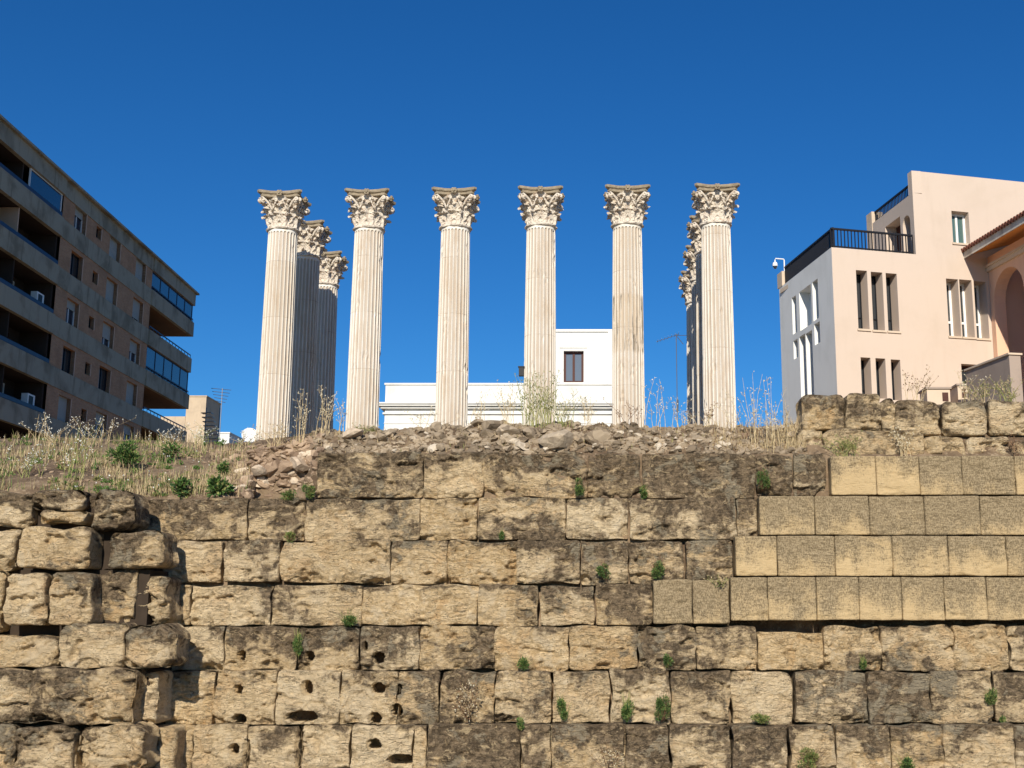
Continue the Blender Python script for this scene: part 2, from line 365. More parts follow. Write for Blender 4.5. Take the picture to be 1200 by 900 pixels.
# ------------------------------------------------------------------ ground
CX = [(-500,575,512,20),(0,577,513,20),(100,575,512,20),(200,584,516,19.5),(262,584,520,18.5),(300,584,517,17.5),(345,584,512,16.6),(375,531,506,16.1),(420,531,504,16),
      (560,531,499,15.9),(640,531,496,15.9),(760,531,500,15.9),(900,531,503,15.9),(935,531,501,15.9),(945,531,474,16.3),(1200,531,474,16.4),(1700,531,474,16.4)]
ZP = 3.9
def hterr(X, Y):
    px = PX0+X/ (max(Y, 1)*math.cos(TH)+2.4*math.sin(TH))*F
    for a, b in zip(CX, CX[1:]):
        if a[0] <= px <= b[0] or b is CX[-1]: break
    if px < CX[0][0]: a = b = CX[0]; t = 0
    else: t = min(1, (px-a[0])/(b[0]-a[0]))
    y0 = a[1]+(b[1]-a[1])*t; y1 = a[2]+(b[2]-a[2])*t; Yt = a[3]+(b[3]-a[3])*t
    zf = at(PX0, y0, 15.35).z; zt = at(PX0, y1, Yt).z
    if Y < 15.35: return zf-.03
    if 296 < px < 369:
        k = min(1, (px-296)/10, (369-px)/3); zl = at(PX0, 548-(px-296)*.08, 16.0).z
        if Y < 15.95: return zf-.03+(0 if k > .5 else (zl-zf)*(Y-15.35)*(1-k))
        zf = zl if Y < Yt else zf
    if Y < Yt:
        s = (Y-15.35)/(Yt-15.35); s = s**.75
        z = zf+(zt-zf)*s
    elif Y < Yt+8: s = (Y-Yt)/8; s = s*s*(3-2*s); z = zt+(ZP-zt)*s
    else: z = ZP
    rg = .07 if (250 < px < 950 and Y < 17.5) else .025
    return z+.035*noise.noise(Vector((X*1.7, Y*1.7, 0)))*(1 if Y < 24 else .3)+(rg*noise.noise(Vector((X*5, Y*5, 5))) if Y < 22 else 0)
def build_ground():
    mb = MB()
    mb.add([(-900,-300,-1.0),(900,-300,-1.0),(900,15.6,-1.0),(-900,15.6,-1.0)], [(0,1,2,3)]); tag(mb.build('excavation_floor', M['pit']), kind='structure')
    xs = [-900,-400,-200,-100,-50,-30,-20,-14]+[-11+.06*i for i in range(336)]+[10,14,20,30,50,100,200,400,900]
    ys = [15.3+.05*i for i in range(52)]+[18+.35*i for i in range(20)]+[25.5,27,29,32,36,45,60,80,120,250,600,1500]
    vs = []; nx = len(xs)
    for y in ys:
        for x in xs: vs.append((x, y, hterr(x, y)))
    fs = [(j*nx+i, j*nx+i+1, (j+1)*nx+i+1, (j+1)*nx+i) for j in range(len(ys)-1) for i in range(nx-1)]
    n0 = len(vs)
    for x in xs: vs.append((x, 15.34, -1.1))
    fs += [(n0+i, n0+i+1, i+1, i) for i in range(nx-1)]
    me = MB(); me.add(vs, fs); tag(me.build('terrain', M['earth'], smooth=True), kind='structure')
build_ground()
# ------------------------------------------------------------------ the walls
Yc = {0:15.2, 1:15.16, 2:15.12, 3:15.07, 4:15.0, 5:14.93, 6:14.74}
main = empty('ashlar_wall', at(600, 718, 15.2), 'tall weathered ashlar retaining wall of big tan and brown blocks below the columns', 'wall')
course(main, 531, 583, [370,496,566,688,752,886,930,968], Yc[0], [.95,.8,.92,.95,.92,.95,.95], rc=.03, er=.025, rough=1.15)
course(main, 584, 633, [155,290,357,491,560,663,737,863,888], Yc[1], [.75,.9,.6,.42,.72,.68,.7,.6], rc=.03, rough=1.15)
course(main, 633, 684, [190,260,328,458,524,605,680,737,803,859], Yc[2], [.45,.6,.08,.3,.35,.6,.7,.7,.8], rough=1.2)
course(main, 685, 733, [192,222,318,424,560,631,698], Yc[3], [.3,.25,.3,.18,.5,.6], rough=1)
stone_block(698, 684, 765, 733, Yc[3]-.02, .42, main, .5, .72)
for a_, b_, w_ in ((765,812,.9),(812,855,.8)): stone_block(a_, 679, b_, 731, 14.97, .42, main, .4, w_, material='tooled', rc=.014, er=.018, gap=.004)
course(main, 734, 786, [200,262,347,420,492,580,667,747,816,887], Yc[4], [.68,.62,.7,.66,.58,.12,.3,.7,.72], rough=1.2)
stone_block(888, 742, 965, 786, Yc[4]+.10, .4, main, 1, .1)
course(main, 733, 786, [966,1034,1118,1182,1262,1330], Yc[4], [.38,.5,.2,.35,.3], rough=1.3, rc=.05)
course(main, 786, 849, [186,250,323,398,465,515,580,646,716,786,856], Yc[5], [.6,.5,.3,.4,.65,.7,.6,.5,.55,.62], rough=1.1)
stone_block(857, 787, 929, 849, Yc[5]+.07, .4, main, 1, .2)
course(main, 786, 849, [932,1018,1092,1165,1240,1330], Yc[5], [.82,.85,.55,.5,.5], rough=.9)
course(main, 850, 908, [160,225,288,352,410,484,500,610,680,735], Yc[6]+.12, [.2,.3,.25,.15,.2,.25,.85,.8,.7], rough=1)
course(main, 850, 908, [500,610,646,732,785,857,925,980,1045,1107,1190,1330], Yc[6], [.9,.6,.72,.9,.72,.9,.72,.6,.66,.5,.8], rough=.85)
for yy, YY in ((909,14.7),(968,14.66),(1027,14.62)):
    course(main, yy, yy+58, [-220,-110,0,110,225,330,440,560,690,800,930,1050,1180,1330], YY, .5, res=.05)
mb = MB()                                      # near-black core with joint shade in its soil colour, stepped like the courses
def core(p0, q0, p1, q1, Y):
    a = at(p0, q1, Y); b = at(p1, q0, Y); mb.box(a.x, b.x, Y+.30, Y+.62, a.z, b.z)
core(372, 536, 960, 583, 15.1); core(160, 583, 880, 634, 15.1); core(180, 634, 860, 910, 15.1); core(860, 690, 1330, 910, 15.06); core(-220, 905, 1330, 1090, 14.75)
mb.build('core', M['shaded_joint_soil'], main)
# restored upper right part
rw = empty('restored_wall', at(1080, 718, 14.95), 'clean restored courses of square tooled sandstone blocks at the upper right of the wall', 'wall')
kw = dict(material='tooled', rc=.012, er=.018, rough=.28, jit=.012)
course(rw, 534, 580, [974,1027,1078,1128,1190,1255,1330], 15.08, [.1,.12,.55,.75,.4,.5], **kw)
course(rw, 581, 627, [890,955,1019,1084,1149,1215,1330], 15.02, [.55,.62,.7,.78,.6,.5], **kw)
course(rw, 628, 675, [862,911,979,1046,1112,1180,1250,1330], 14.97, [.2,.65,.2,.38,.35,.6,.4], **kw)
course(rw, 676, 727, [856,900,957,1007,1057,1107,1157,1210,1330], 14.93, [.5,.45,.3,.3,.35,.3,.45,.4], **kw)
mb = MB(); core(976, 535, 1330, 581, 15.06); core(892, 581, 1330, 628, 15.0); core(864, 628, 1330, 726, 14.95); mb.build('core', M['shaded_joint_soil'], rw)
# projecting stub at the left
pier = empty('ruined_wall_stub', at(100, 718, 14.2), 'crumbling wall stub of big rounded blocks jutting forward at the left end', 'wall')
def pb(a, b, c, d, Y, w_, rg=1.3, dp=.5, rc=.07, er=.05, **k): stone_block(a, b, c, d, Y, dp, pier, rg, w_, rc=rc, er=er, gap=random.uniform(.008, .024), **k)
pb(-90,575,38,618,14.35,.6); pb(33,571,98,598,14.3,.9,1.6,rc=.1); pb(44,597,98,613,14.2,.45); pb(106,572,156,622,14.25,.9,1.5,rc=.12,er=.08); pb(96,580,118,616,14.5,.8)
pb(-90,622,17,668,14.25,.3); pb(17,616,104,668,14.1,.12); pb(124,622,190,666,14.3,.75,1.6,rc=.1,er=.08); pb(110,622,126,668,14.62,.7)
pb(-60,669,2,742,14.2,.1); pb(2,670,53,733,14.08,.12); pb(54,669,107,733,14.1,.22); pb(114,665,158,730,14.42,.6); pb(157,672,196,732,14.5,.85,1.6,rc=.1)
pb(-90,744,66,782,14.15,.1); pb(66,731,146,784,14.1,.35); pb(143,730,205,784,14.05,.85,1.7,rc=.14,er=.12)
pb(-90,786,40,849,14.0,.55); pb(30,783,155,851,13.95,.72,1.9,rc=.08,er=.1); pb(150,786,185,851,14.35,.35,1.2)
pb(-90,851,14,908,14.0,.2); pb(14,852,84,908,13.95,.2,1.4); pb(84,850,168,908,13.95,.35,2.0,rc=.1); pb(166,852,205,908,14.5,.35)
for yy in (909, 968, 1027): course(pier, yy, yy+58, [-100,0,90,170], 13.93, .4, res=.05)
mb = MB()
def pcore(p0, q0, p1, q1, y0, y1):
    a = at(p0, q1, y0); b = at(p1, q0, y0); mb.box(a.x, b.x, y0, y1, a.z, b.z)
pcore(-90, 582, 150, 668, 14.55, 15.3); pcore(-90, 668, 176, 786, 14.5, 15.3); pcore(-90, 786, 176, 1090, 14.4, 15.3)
mb.build('core', M['shaded_joint_soil'], pier)
# further left, out of frame
ext = empty('side_wall', at(-300, 718, 15.2), 'rough ashlar wall running on beyond the left stub', 'wall')
for k, (a, b) in enumerate(((584,633),(633,684),(684,733),(733,786),(786,849),(849,908))):
    course(ext, a, b, [-500-k*9,-410,-320+k*7,-230,-150+k*5,-92], 15.1-.04*k, .5, res=.06)
mb = MB(); core(-500, 586, -92, 1090, 15.1); mb.build('core', M['shaded_joint_soil'], ext)
ext2 = empty('side_wall', at(1500, 718, 15.2), 'rough ashlar wall running on beyond the restored courses', 'wall')
for k, (a, b) in enumerate(((534,581),(581,628),(628,676),(676,733),(733,786),(786,849),(849,908),(908,967),(967,1026),(1026,1085))):
    course(ext2, a, b, [1331,1400+k*5,1480-k*3,1560,1640+k*4,1730,1820,1900], 15.1-.04*k, .5, res=.06)
mb = MB(); core(1331, 536, 1900, 1085, 15.1); mb.build('core', M['shaded_joint_soil'], ext2)
# loose coping blocks, each a thing of its own
G1 = 'loose blocks set on the upper right wall'
def loose(a, b, c, d, Y, w_, label, tilt=0, rg=1.1, tr=.03, rc=.05, dp=.5):
    o = stone_block(a, b, c, d, Y, dp, None, rg, w_, name='loose_block', rc=rc, er=.05, tilt=tilt, top_round=tr, gap=.004); tag(o, label, 'stone block', G1)
loose(941,461,991,504,15.42,.52,'leftmost block of the topmost row, broad and rounded, standing against the grey shaded house wall')
loose(992,461,1033,505,15.40,.45,'second block of the topmost row, with a knobbly crown, left of the narrow split piece',tilt=-.02)
loose(1034,465,1051,507,15.45,.42,'narrow split piece of stone wedged between two blocks of the topmost row')
loose(1051,469,1103,509,15.38,.55,'squarish grey block of the topmost row just right of the narrow split piece')
loose(1105,469,1158,510,15.40,.6,'dark brown block of the topmost row below the stucco stair wall')
loose(1160,469,1222,508,15.40,.35,'golden block at the right edge of the topmost row, under the tall weeds')
loose(1223,469,1300,508,15.42,.45,'topmost row block beyond the right edge')
loose(937,500,966,533,15.42,.5,'small leaning wedge of stone at the left end of the second row from the top',tilt=.12)
loose(966,503,1083,534,15.30,.30,'longest slab of the second row, golden, with weeds in front of it',tilt=-.025)
loose(1083,511,1133,534,15.30,.25,'small golden block directly right of the longest slab, below the dark joint')
loose(1134,512,1186,534,15.31,.28,'small golden block in the second row under the darkest block of the top row')
loose(1187,514,1262,534,15.31,.35,'half seen block at the right edge in the second row from the top')
# ------------------------------------------------------------------ rubble
def stone_mesh(seed, mtl, flat=.6):
    import bmesh
    bm = bmesh.new(); bmesh.ops.create_icosphere(bm, subdivisions=2, radius=1); rr = random.Random(seed)
    pl = [(Vector((rr.gauss(0,1), rr.gauss(0,1), rr.gauss(0,1))).normalized(), rr.uniform(.45, .8)) for _ in range(9)]
    sc = Vector((rr.uniform(.8,1.5), rr.uniform(.7,1.1), rr.uniform(flat*.7, flat*1.3)))
    for v in bm.verts:
        for n, d in pl:
            k = v.co.dot(n)
            if k > d: v.co -= n*(k-d)
        v.co *= 1+.12*noise.noise(v.co*2.5+Vector((seed,0,0)))
        v.co = Vector((v.co.x*sc.x, v.co.y*sc.y, v.co.z*sc.z))
    me = bpy.data.meshes.new('rubble_stone'); bm.to_mesh(me); bm.free(); me.materials.append(mtl); return me
SM = [stone_mesh(i, M['rubble']) for i in range(12)]; SMR = [stone_mesh(40+i, M['red_rubble'], .7) for i in range(8)]
def rub_thing(x, y, z, r, mesh, label, group):
    o = bpy.data.objects.new('rubble_stone', mesh); scene.collection.objects.link(o); o.location = (x, y, z); o.scale = (r, r, r)
    o.rotation_euler = (random.uniform(-.5,.5), random.uniform(-.5,.5), random.uniform(0, 6.28)); tag(o, label, 'stone', group)
def on_terrain(px, py):
    """first point of the ray that dips under the terrain"""
    d = ray(px, py); Y = 15.36
    while Y < 24:
        p = EYE+d*(Y/d.y)
        if p.z <= hterr(p.x, p.y): return p
        Y += .03
    return None
for i in range(75):
    px = random.uniform(262, 372); py = 580-(px-262)/110*46*random.uniform(.2, 1)-random.uniform(0, 22)
    p = on_terrain(px, py)
    if p: rub_thing(p.x, p.y, p.z+.0, r_ := random.uniform(.05, .13), random.choice(SMR), ('small' if r_ < .09 else 'large')+' reddish angular stone '+('high' if py < 548 else 'low')+' in the rubble heap left of the highest brown course', 'stones of the left rubble heap')
for i in range(150):
    px = random.uniform(375, 938); py = random.uniform(494, 529)
    p = on_terrain(px, py)
    if p: rub_thing(p.x, p.y-.03, p.z+.01, r_ := random.choice((.04,.05,.06,.07,.09,.12) if px < 620 else (.035,.045,.05,.06,.08)), random.choice(SM), ('fist sized' if r_ < .075 else 'head sized')+' angular stone on the crest below '+['the second column','the second column','the third column','the low white house','the fourth column','the fifth column','the sixth column'][min(6, int((px-375)/81))], 'stones of the rubble crest')
for k, (x_, y_, r_) in enumerate(((306,552,.15),(322,549,.17),(338,546,.19),(352,545,.17),(365,541,.16),(330,538,.14),(350,534,.16),(312,541,.13))):
    q_ = at(x_, y_, 15.85+.05*(k % 3)+(.2 if k > 4 else 0)); rub_thing(q_.x, q_.y, q_.z, r_, SMR[k], ['leftmost','second','third','fourth','rightmost'][k]+' big red stone overhanging the dark hollow' if k < 5 else ['middle','right','left'][k-5]+' one of three red stones lying over the hollow rim', 'red stones around the dark hollow')
def special(px, py, r, lab, mesh):
    p = on_terrain(px, py)
    if p: rub_thing(p.x, p.y-.05, p.z+.02, r, mesh, lab, 'large stones of the rubble crest')
special(577, 501, .20, 'big round dark stone standing highest on the rubble crest, left of the fourth column', SM[3])
special(596, 508, .17, 'dark lumpy stone just right of the highest stone on the rubble crest', SM[5])
special(415, 511, .15, 'smooth orange brown stone below the second column', SMR[2])
special(655, 519, .26, 'long flat tan slab in the rubble below the white house window', SM[7])
special(700, 515, .24, 'pale whitish slab in the rubble below the fifth column', SM[9])
special(872, 514, .08, 'small orange red stone in the rubble near the sixth column', SMR[4])
special(516, 516, .11, 'pale cream stone in the rubble below the third column', SM[1])
special(450, 516, .13, 'tilted grey stone in the rubble between second and third column', SM[8])
# the uncountable rest of the rubble
mb = MB(); rr = random.Random(5)
def rub_add(p, r, src):
    a = rr.uniform(0, 6.28); m = Matrix.Rotation(a, 3, 'Z') @ Matrix.Rotation(rr.uniform(-.6,.6), 3, 'X')
    mb.add([m @ (v.co*r)+p for v in src.vertices], [tuple(f.vertices) for f in src.polygons])
for i in range(2800):
    px = rr.uniform(366, 945); py = rr.uniform(490, 532); p = on_terrain(px, py)
    if p: rub_add(p, rr.choice((.02,.03,.035,.045,.055,.07)), rr.choice(SM))
tag(mb.build('rubble', M['rubble']), 'small broken stones and mortar packed along the wall crest', 'rubble', kind='stuff')
mb = MB()
for i in range(900):
    px = rr.uniform(248, 376); py = rr.uniform(508, 584); p = on_terrain(px, py)
    if p and py > 512+(372-px)*.15: rub_add(p, rr.choice((.025,.03,.04,.06,.08)), rr.choice(SMR))
for i in range(160):
    px = rr.uniform(0, 250); py = rr.uniform(512, 580); p = on_terrain(px, py)
    if p: rub_add(p, rr.choice((.02,.03,.04)), rr.choice(SM))
tag(mb.build('rubble', M['red_rubble']), 'loose reddish stones strewn over the left slope', 'rubble', kind='stuff')
# ------------------------------------------------------------------ columns
COLTOP = at(634, 225, 31.6).z; CH = COLTOP-ZP; CAPH = 1.12; BASEH = .45
def make_column():
    root = empty('corinthian_column', (0,0,0), 'x', 'column', 'marble temple columns')
    b = MB(); b.box(-.62,.62,-.62,.62,-.3,.14)
    b.lathe([(.0,.14),(.6,.14),(.62,.18),(.6,.23),(.53,.25),(.51,.30),(.54,.33),(.56,.36),(.54,.40),(.47,.42),(.46,.45),(0,.45)], 40)
    b.build('base', M['marble'], root)
    # shaft with 24 flutes
    nf = 24; per = 8; n = nf*per; H0 = BASEH; H1 = CH-CAPH*.91; L = H1-H0
    zs = [0,.06,.10,.12,.14,.18,.24]+[.24+(L-.60)*k/70 for k in range(1, 71)]+[L-.30,L-.25,L-.20,L-.165,L-.14,L-.12,L-.10,L-.08,L-.05,L]
    vs = []; gr = []
    for z in zs:
        t = z/L; r = .445-.042*t**1.7+.006*math.sin(t*math.pi)
        if z > L-.05: r += .012
        for k in range(n):
            u = (k % per)/per; 
            s = 0
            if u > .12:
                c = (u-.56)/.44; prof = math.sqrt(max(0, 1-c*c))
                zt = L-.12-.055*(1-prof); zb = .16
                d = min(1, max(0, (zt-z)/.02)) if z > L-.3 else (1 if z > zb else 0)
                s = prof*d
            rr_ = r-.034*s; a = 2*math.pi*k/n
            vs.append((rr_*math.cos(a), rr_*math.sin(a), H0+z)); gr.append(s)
    fs = [(i*n+k, i*n+(k+1) % n, (i+1)*n+(k+1) % n, (i+1)*n+k) for i in range(len(zs)-1) for k in range(n)]
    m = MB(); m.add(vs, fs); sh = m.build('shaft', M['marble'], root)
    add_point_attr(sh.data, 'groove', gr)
    # capital
    c = MB(); z0 = CH-CAPH
    c.lathe([(.40,z0-.05),(.455,z0-.045),(.475,z0-.01),(.455,z0+.025),(.42,z0+.03),(.405,z0+.05),(.405,z0+.5),(.43,z0+.75),(.49,z0+.92),(.52,z0+.96),(.3,z0+1.0)], 40)
    rl = random.Random(3)
    def leaf(ang, path, wid, lob=5):
        nu, nv = 10, 16; grid = []
        for side in (0, 1):
            for j in range(nv+1):
                t = j/nv; f = t*(len(path)-1); i0 = min(int(f), len(path)-2); q = f-i0
                r = path[i0][0]*(1-q)+path[i0+1][0]*q; z = path[i0][1]*(1-q)+path[i0+1][1]*q
                wd = wid*(.85+.35*math.sin(math.pi*min(1, t*1.1)))*(1-max(0, t-.72)*2.6)*(1+.24*math.cos(t*lob*2*math.pi))
                for i in range(nu+1):
                    u = i/nu*2-1
                    x = u*wd/2; rad = r+.028*math.cos(u*math.pi*2.5)*(1-.3*t)+.05*(1-abs(u))*.5-.05*abs(u)**2 - side*.03
                    rad += rl.uniform(-.006,.006)
                    grid.append((rad, x, z-side*.015+.02*abs(u)))
        vs = []
        for rad, x, z in grid: vs.append((rad*math.cos(ang)-x*math.sin(ang), rad*math.sin(ang)+x*math.cos(ang), z0+z))
        w_ = nu+1; K = (nv+1)*w_; fs = []
        for j in range(nv):
            for i in range(nu):
                a = j*w_+i; fs.append((a, a+1, a+w_+1, a+w_)); fs.append((K+a, K+a+w_, K+a+w_+1, K+a+1))
            fs.append((j*w_, (j+1)*w_, K+(j+1)*w_, K+j*w_)); fs.append((j*w_+nu, K+j*w_+nu, K+(j+1)*w_+nu, (j+1)*w_+nu))
        for i in range(nu): a = nv*w_+i; fs.append((a, a+1, K+a+1, K+a))
        c.add(vs, fs)
    for k in range(8):
        a = 2*math.pi*(k+.5)/8
        leaf(a, [(.41,.03),(.42,.14),(.435,.25),(.47,.34),(.53,.39),(.575,.375),(.58,.32)], .31)
    for k in range(8):
        a = 2*math.pi*k/8
        leaf(a, [(.42,.18),(.43,.36),(.445,.50),(.48,.60),(.55,.665),(.61,.655),(.62,.59)], .30)
    # calyx leaves that cradle the scrolls
    for k in range(4):
        for sgn in (-1, 1):
            leaf(math.pi/4+k*math.pi/2+sgn*.36, [(.43,.45),(.45,.62),(.49,.74),(.56,.80),(.61,.79),(.62,.74)], .17, 4)
    cap = c.build('capital', M['carved'], root)
    for k in range(4):                                         # corner scrolls
        ang = math.pi/4+k*math.pi/2; v = MB(); ca, sa = math.cos(ang), math.sin(ang)
        for sgn in (-1, 1):
            pts = []; rs = []
            for i in range(7):
                t = i/6; pts.append((.46+.24*t**1.4, sgn*(.15-.09*t), .50+.36*t+.04*math.sin(t*math.pi))); rs.append(.028+.014*t)
            for i in range(1, 19):
                th = math.pi*.60-i*.52; rad = .095*(1-i/24)
                pts.append((.70+rad*math.cos(th), sgn*.052, .80+rad*math.sin(th))); rs.append(.036*(1-i/34))
            pts = [(p[0]*ca-p[1]*sa, p[0]*sa+p[1]*ca, z0+p[2]) for p in pts]; v.tube(pts, rs, 7)
        v.tube([((.70)*ca+s_*sa*.075, (.70)*sa-s_*ca*.075, z0+.80) for s_ in (-1, 1)], .035, 8)
        v.build('volute', M['carved'], cap, smooth=True)
    for k in range(4):                                         # small inner scrolls + flower
        ang = k*math.pi/2; ca, sa = math.cos(ang), math.sin(ang); v = MB()
        for sgn in (-1, 1):
            pts = []
            for i in range(6): t = i/5; pts.append((.47+.05*t, sgn*(.20-.10*t), .52+.27*t))
            for i in range(1, 12): th = math.pi*.3+i*.5; rad = .06*(1-i/15); pts.append((.53, sgn*(.085-rad*math.cos(th)*.9), .80+rad*math.sin(th)*.9))
            v.tube([(p[0]*ca-p[1]*sa, p[0]*sa+p[1]*ca, z0+p[2]) for p in pts], .023, 6)
        v.build('scroll', M['carved'], cap, smooth=True)
        fl = MB()
        for i in range(6):
            th = i*math.pi/3; cx_, cz_ = .062*math.cos(th), .062*math.sin(th)
            pr = [(.0,-.045),(.035,-.03),(.05,0),(.035,.03),(0,.045)]
            vs_ = []; b0 = []
            for r_, h_ in pr:
                for q in range(8): b0.append((.60+h_, cx_+r_*math.cos(q*math.pi/4), 1.01+cz_+r_*math.sin(q*math.pi/4)))
            vs_ = [(p[0]*ca-p[1]*sa, p[0]*sa+p[1]*ca, z0+p[2]) for p in b0]
            fl.add(vs_, [(a_*8+q, a_*8+(q+1) % 8, a_*8+8+(q+1) % 8, a_*8+8+q) for a_ in range(4) for q in range(8)])
        fl.tube([((.52)*ca, (.52)*sa, z0+1.01), ((.665)*ca, (.665)*sa, z0+1.01)], [.06,.035], 8)
        fl.build('flower', M['abacus'], cap)
    ab = MB()
    def outline(s):
        pts = []
        for k in range(4):
            a0 = math.pi/4+k*math.pi/2; h = .60*s; cc = .065
            for i in range(0, 13):
                t = i/12*2-1
                x = h*(1 if abs(t) < 1 else 1) - .135*s*(1-t*t); y = t*(h-cc)
                ang = k*math.pi/2; pts.append((x*math.cos(ang)-y*math.sin(ang), x*math.sin(ang)+y*math.cos(ang)))
        return pts
    lv = [(.86,.92),(.93,.94),(.93,1.0),(.97,1.02),(1.03,1.035),(1.05,1.06),(1.05,1.12)]
    vs = []; 
    for s, z in lv: vs += [(x+rl.uniform(-.006,.006), y+rl.uniform(-.006,.006), z0+z+rl.uniform(-.004,.004)) for x, y in outline(s)]
    n = 52; fs = [(i*n+k, i*n+(k+1) % n, (i+1)*n+(k+1) % n, (i+1)*n+k) for i in range(len(lv)-1) for k in range(n)]
    fs += [tuple(range(n-1, -1, -1)), tuple((len(lv)-1)*n+k for k in range(n))]
    ab.add(vs, fs); ab.build('abacus', M['abacus'], cap)
    cap.scale = (1, 1, .91); cap.location.z = .09*CH
    return root
col0 = make_column()
cols = [(332,266,32.0),(433,264,31.9),(534,263,31.8),(634,262,31.7),(735,261,31.6),(838.7,259,31.5),(359,305,34.6),(381,342,37.7),(831,300,34.2),(825,340,37.1),(818,365,40.0)]
ordn = ['first','second','third','fourth','fifth','sixth']
labs = ['front row column at the left end, partly hiding two shaded columns','second front row column from the left, with open sky on both sides',
        'third front row column from the left, rising before the left half of the low white house','fourth front row column from the left, just left of the white house window',
        'fifth front row column from the left, with black streaks on its middle drum','sixth front row column, at the right end of the front row',
        'shaded column directly behind the left end column, the nearer of two','farthest shaded column behind the left end column, lowest capital on the left',
        'shaded column directly behind the right end column, nearest of three','middle one of the three columns behind the right end column','farthest column behind the right end column, its lowest capital showing at the left']
for i, (px, py, Y) in enumerate(cols):
    o = col0 if i == 0 else copy_tree(col0)
    p = at(px, py, Y); o.location = (p.x, Y, ZP); o['label'] = 'fluted marble Corinthian ' + labs[i].replace('fluted ', '') if len(labs[i].split()) < 13 else labs[i]
    for ch in [x for x in o.children if x.name.split('.')[0] in ('shaft', 'capital')]:
        me = ch.data.copy(); ch.data = me; cr = random.Random(i+50); sdv = cr.uniform(0, 99); cap_ = ch.name.startswith('capital')
        for v in me.vertices:
            c_ = v.co
            if cap_:
                k_ = noise.noise(c_*5+Vector((sdv,0,0))); r_ = math.hypot(c_.x, c_.y)
                f_ = 1-max(0, k_-.12)*.55*max(0, min(1, (r_-.42)/.1)); v.co = Vector((c_.x*f_, c_.y*f_, c_.z+.02*noise.noise(c_*9+Vector((0,sdv,0)))))
            else:
                k_ = noise.noise(Vector((c_.x*3, c_.y*3, c_.z*1.8+sdv)))+.4*noise.noise(Vector((c_.x*14, c_.y*14, c_.z*10+sdv)))
                r_ = math.hypot(c_.x, c_.y)
                if k_ > .55 and r_ > .385: f_ = 1-min(.025, (k_-.55)*.3)/r_; v.co = Vector((c_.x*f_, c_.y*f_, c_.z))
    for ch in o.children:
        ch['stained'] = 1.0 if i == 4 else 0.0
C4 = [x for x in scene.collection.objects if x.get('label', '').find('fourth front row') >= 0][0]
mb = MB(); q = at(611.5, 434, 31.6); mb.box(q.x-.08, q.x+.06, q.y-.08, q.y+.08, q.z-.16, q.z+.08); mb.tube([(q.x+.02, q.y, q.z), (q.x+.25, q.y+.02, q.z)], .02, 6); mb.box(q.x-.1, q.x+.08, q.y-.1, q.y+.1, q.z+.08, q.z+.10)
M['black'] = simple('black_metal', (.012,.012,.015), .5, .2, 10, bs=0)
mb.build('floodlight', M['black'], C4)
# ------------------------------------------------------------------ buildings
def wall_open(mb, fr, a0, a1, z0, z1, ops, reveal=.3, mi=0, mr=0):
    """outer skin of a facade with rectangular openings (s0,s1,z0,z1[,arch]); reveals go inwards"""
    ss = sorted({a0, a1, *[v for o in ops for v in o[:2]]}); zs = sorted({z0, z1, *[v for o in ops for v in o[2:4]]})
    for i in range(len(ss)-1):
        for j in range(len(zs)-1):
            cs, cz = (ss[i]+ss[i+1])/2, (zs[j]+zs[j+1])/2
            if cs < a0 or cs > a1 or cz < z0 or cz > z1: continue
            if any(o[0] < cs < o[1] and o[2] < cz < o[3] for o in ops): continue
            mb.add([fr.P(ss[i],0,zs[j]), fr.P(ss[i+1],0,zs[j]), fr.P(ss[i+1],0,zs[j+1]), fr.P(ss[i],0,zs[j+1])], [(0,1,2,3)], mi)
    for o in ops:
        s0, s1, b, t = o[:4]; rv = o[5] if len(o) > 5 else reveal
        if len(o) > 4 and o[4]:
            r = (s1-s0)/2; sp = t-min(r*o[4], t-b-.05); K = 14; c = (s0+s1)/2; h = t-sp
            pts = [(c-r*math.cos(math.pi*k/K), sp+h*math.sin(math.pi*k/K)) for k in range(K+1)]
            for k in range(K):
                (x0_, y0_), (x1_, y1_) = pts[k], pts[k+1]
                mb.add([fr.P(x0_,0,y0_), fr.P(x1_,0,y1_), fr.P(x1_,0,t), fr.P(x0_,0,t)], [(0,1,2,3)], mi)
            loop = [(s0,b)]+pts+[(s1,b)]
        else: loop = [(s0,b),(s0,t),(s1,t),(s1,b)]
        for k in range(len(loop)):
            p, q = loop[k], loop[(k+1) % len(loop)]
            mb.add([fr.P(p[0],0,p[1]), fr.P(q[0],0,q[1]), fr.P(q[0],-rv,q[1]), fr.P(p[0],-rv,p[1])], [(0,1,2,3)], mr)
def window(parent, fr, s0, s1, z0, z1, rv, frame_m, pane_m, mull=0, tr=0, t=.05, name='window', blind=None):
    fm = MB(); b0, b1 = -rv+.0, -rv+.05
    fm.fbox(fr, s0, s0+t, b0, b1, z0, z1); fm.fbox(fr, s1-t, s1, b0, b1, z0, z1); fm.fbox(fr, s0+t, s1-t, b0, b1, z0, z0+t); fm.fbox(fr, s0+t, s1-t, b0, b1, z1-t, z1)
    for k in range(mull): c = s0+(s1-s0)*(k+1)/(mull+1); fm.fbox(fr, c-t*.5, c+t*.5, b0, b1, z0+t, z1-t)
    if tr: zt = z0+(z1-z0)*tr; fm.fbox(fr, s0+t, s1-t, b0+.01, b1-.003, zt-t*.5, zt+t*.5)
    f = fm.build(name, frame_m, parent, origin=fr.P(s0, -rv, z0))
    pm = MB(); pm.fbox(fr, s0+.01, s1-.01, b0-.04, b0-.003, z0+.01, z1-.01); pm.build('pane', pane_m, f)
    if blind:
        bm_ = MB(); zb = z1-(z1-z0)*blind; k = z1
        while k > zb: bm_.fbox(fr, s0+t, s1-t, b1+.0, b1+.025, k-.045, k); k -= .055
        bm_.build('blind', M['blind'], f)
    return f
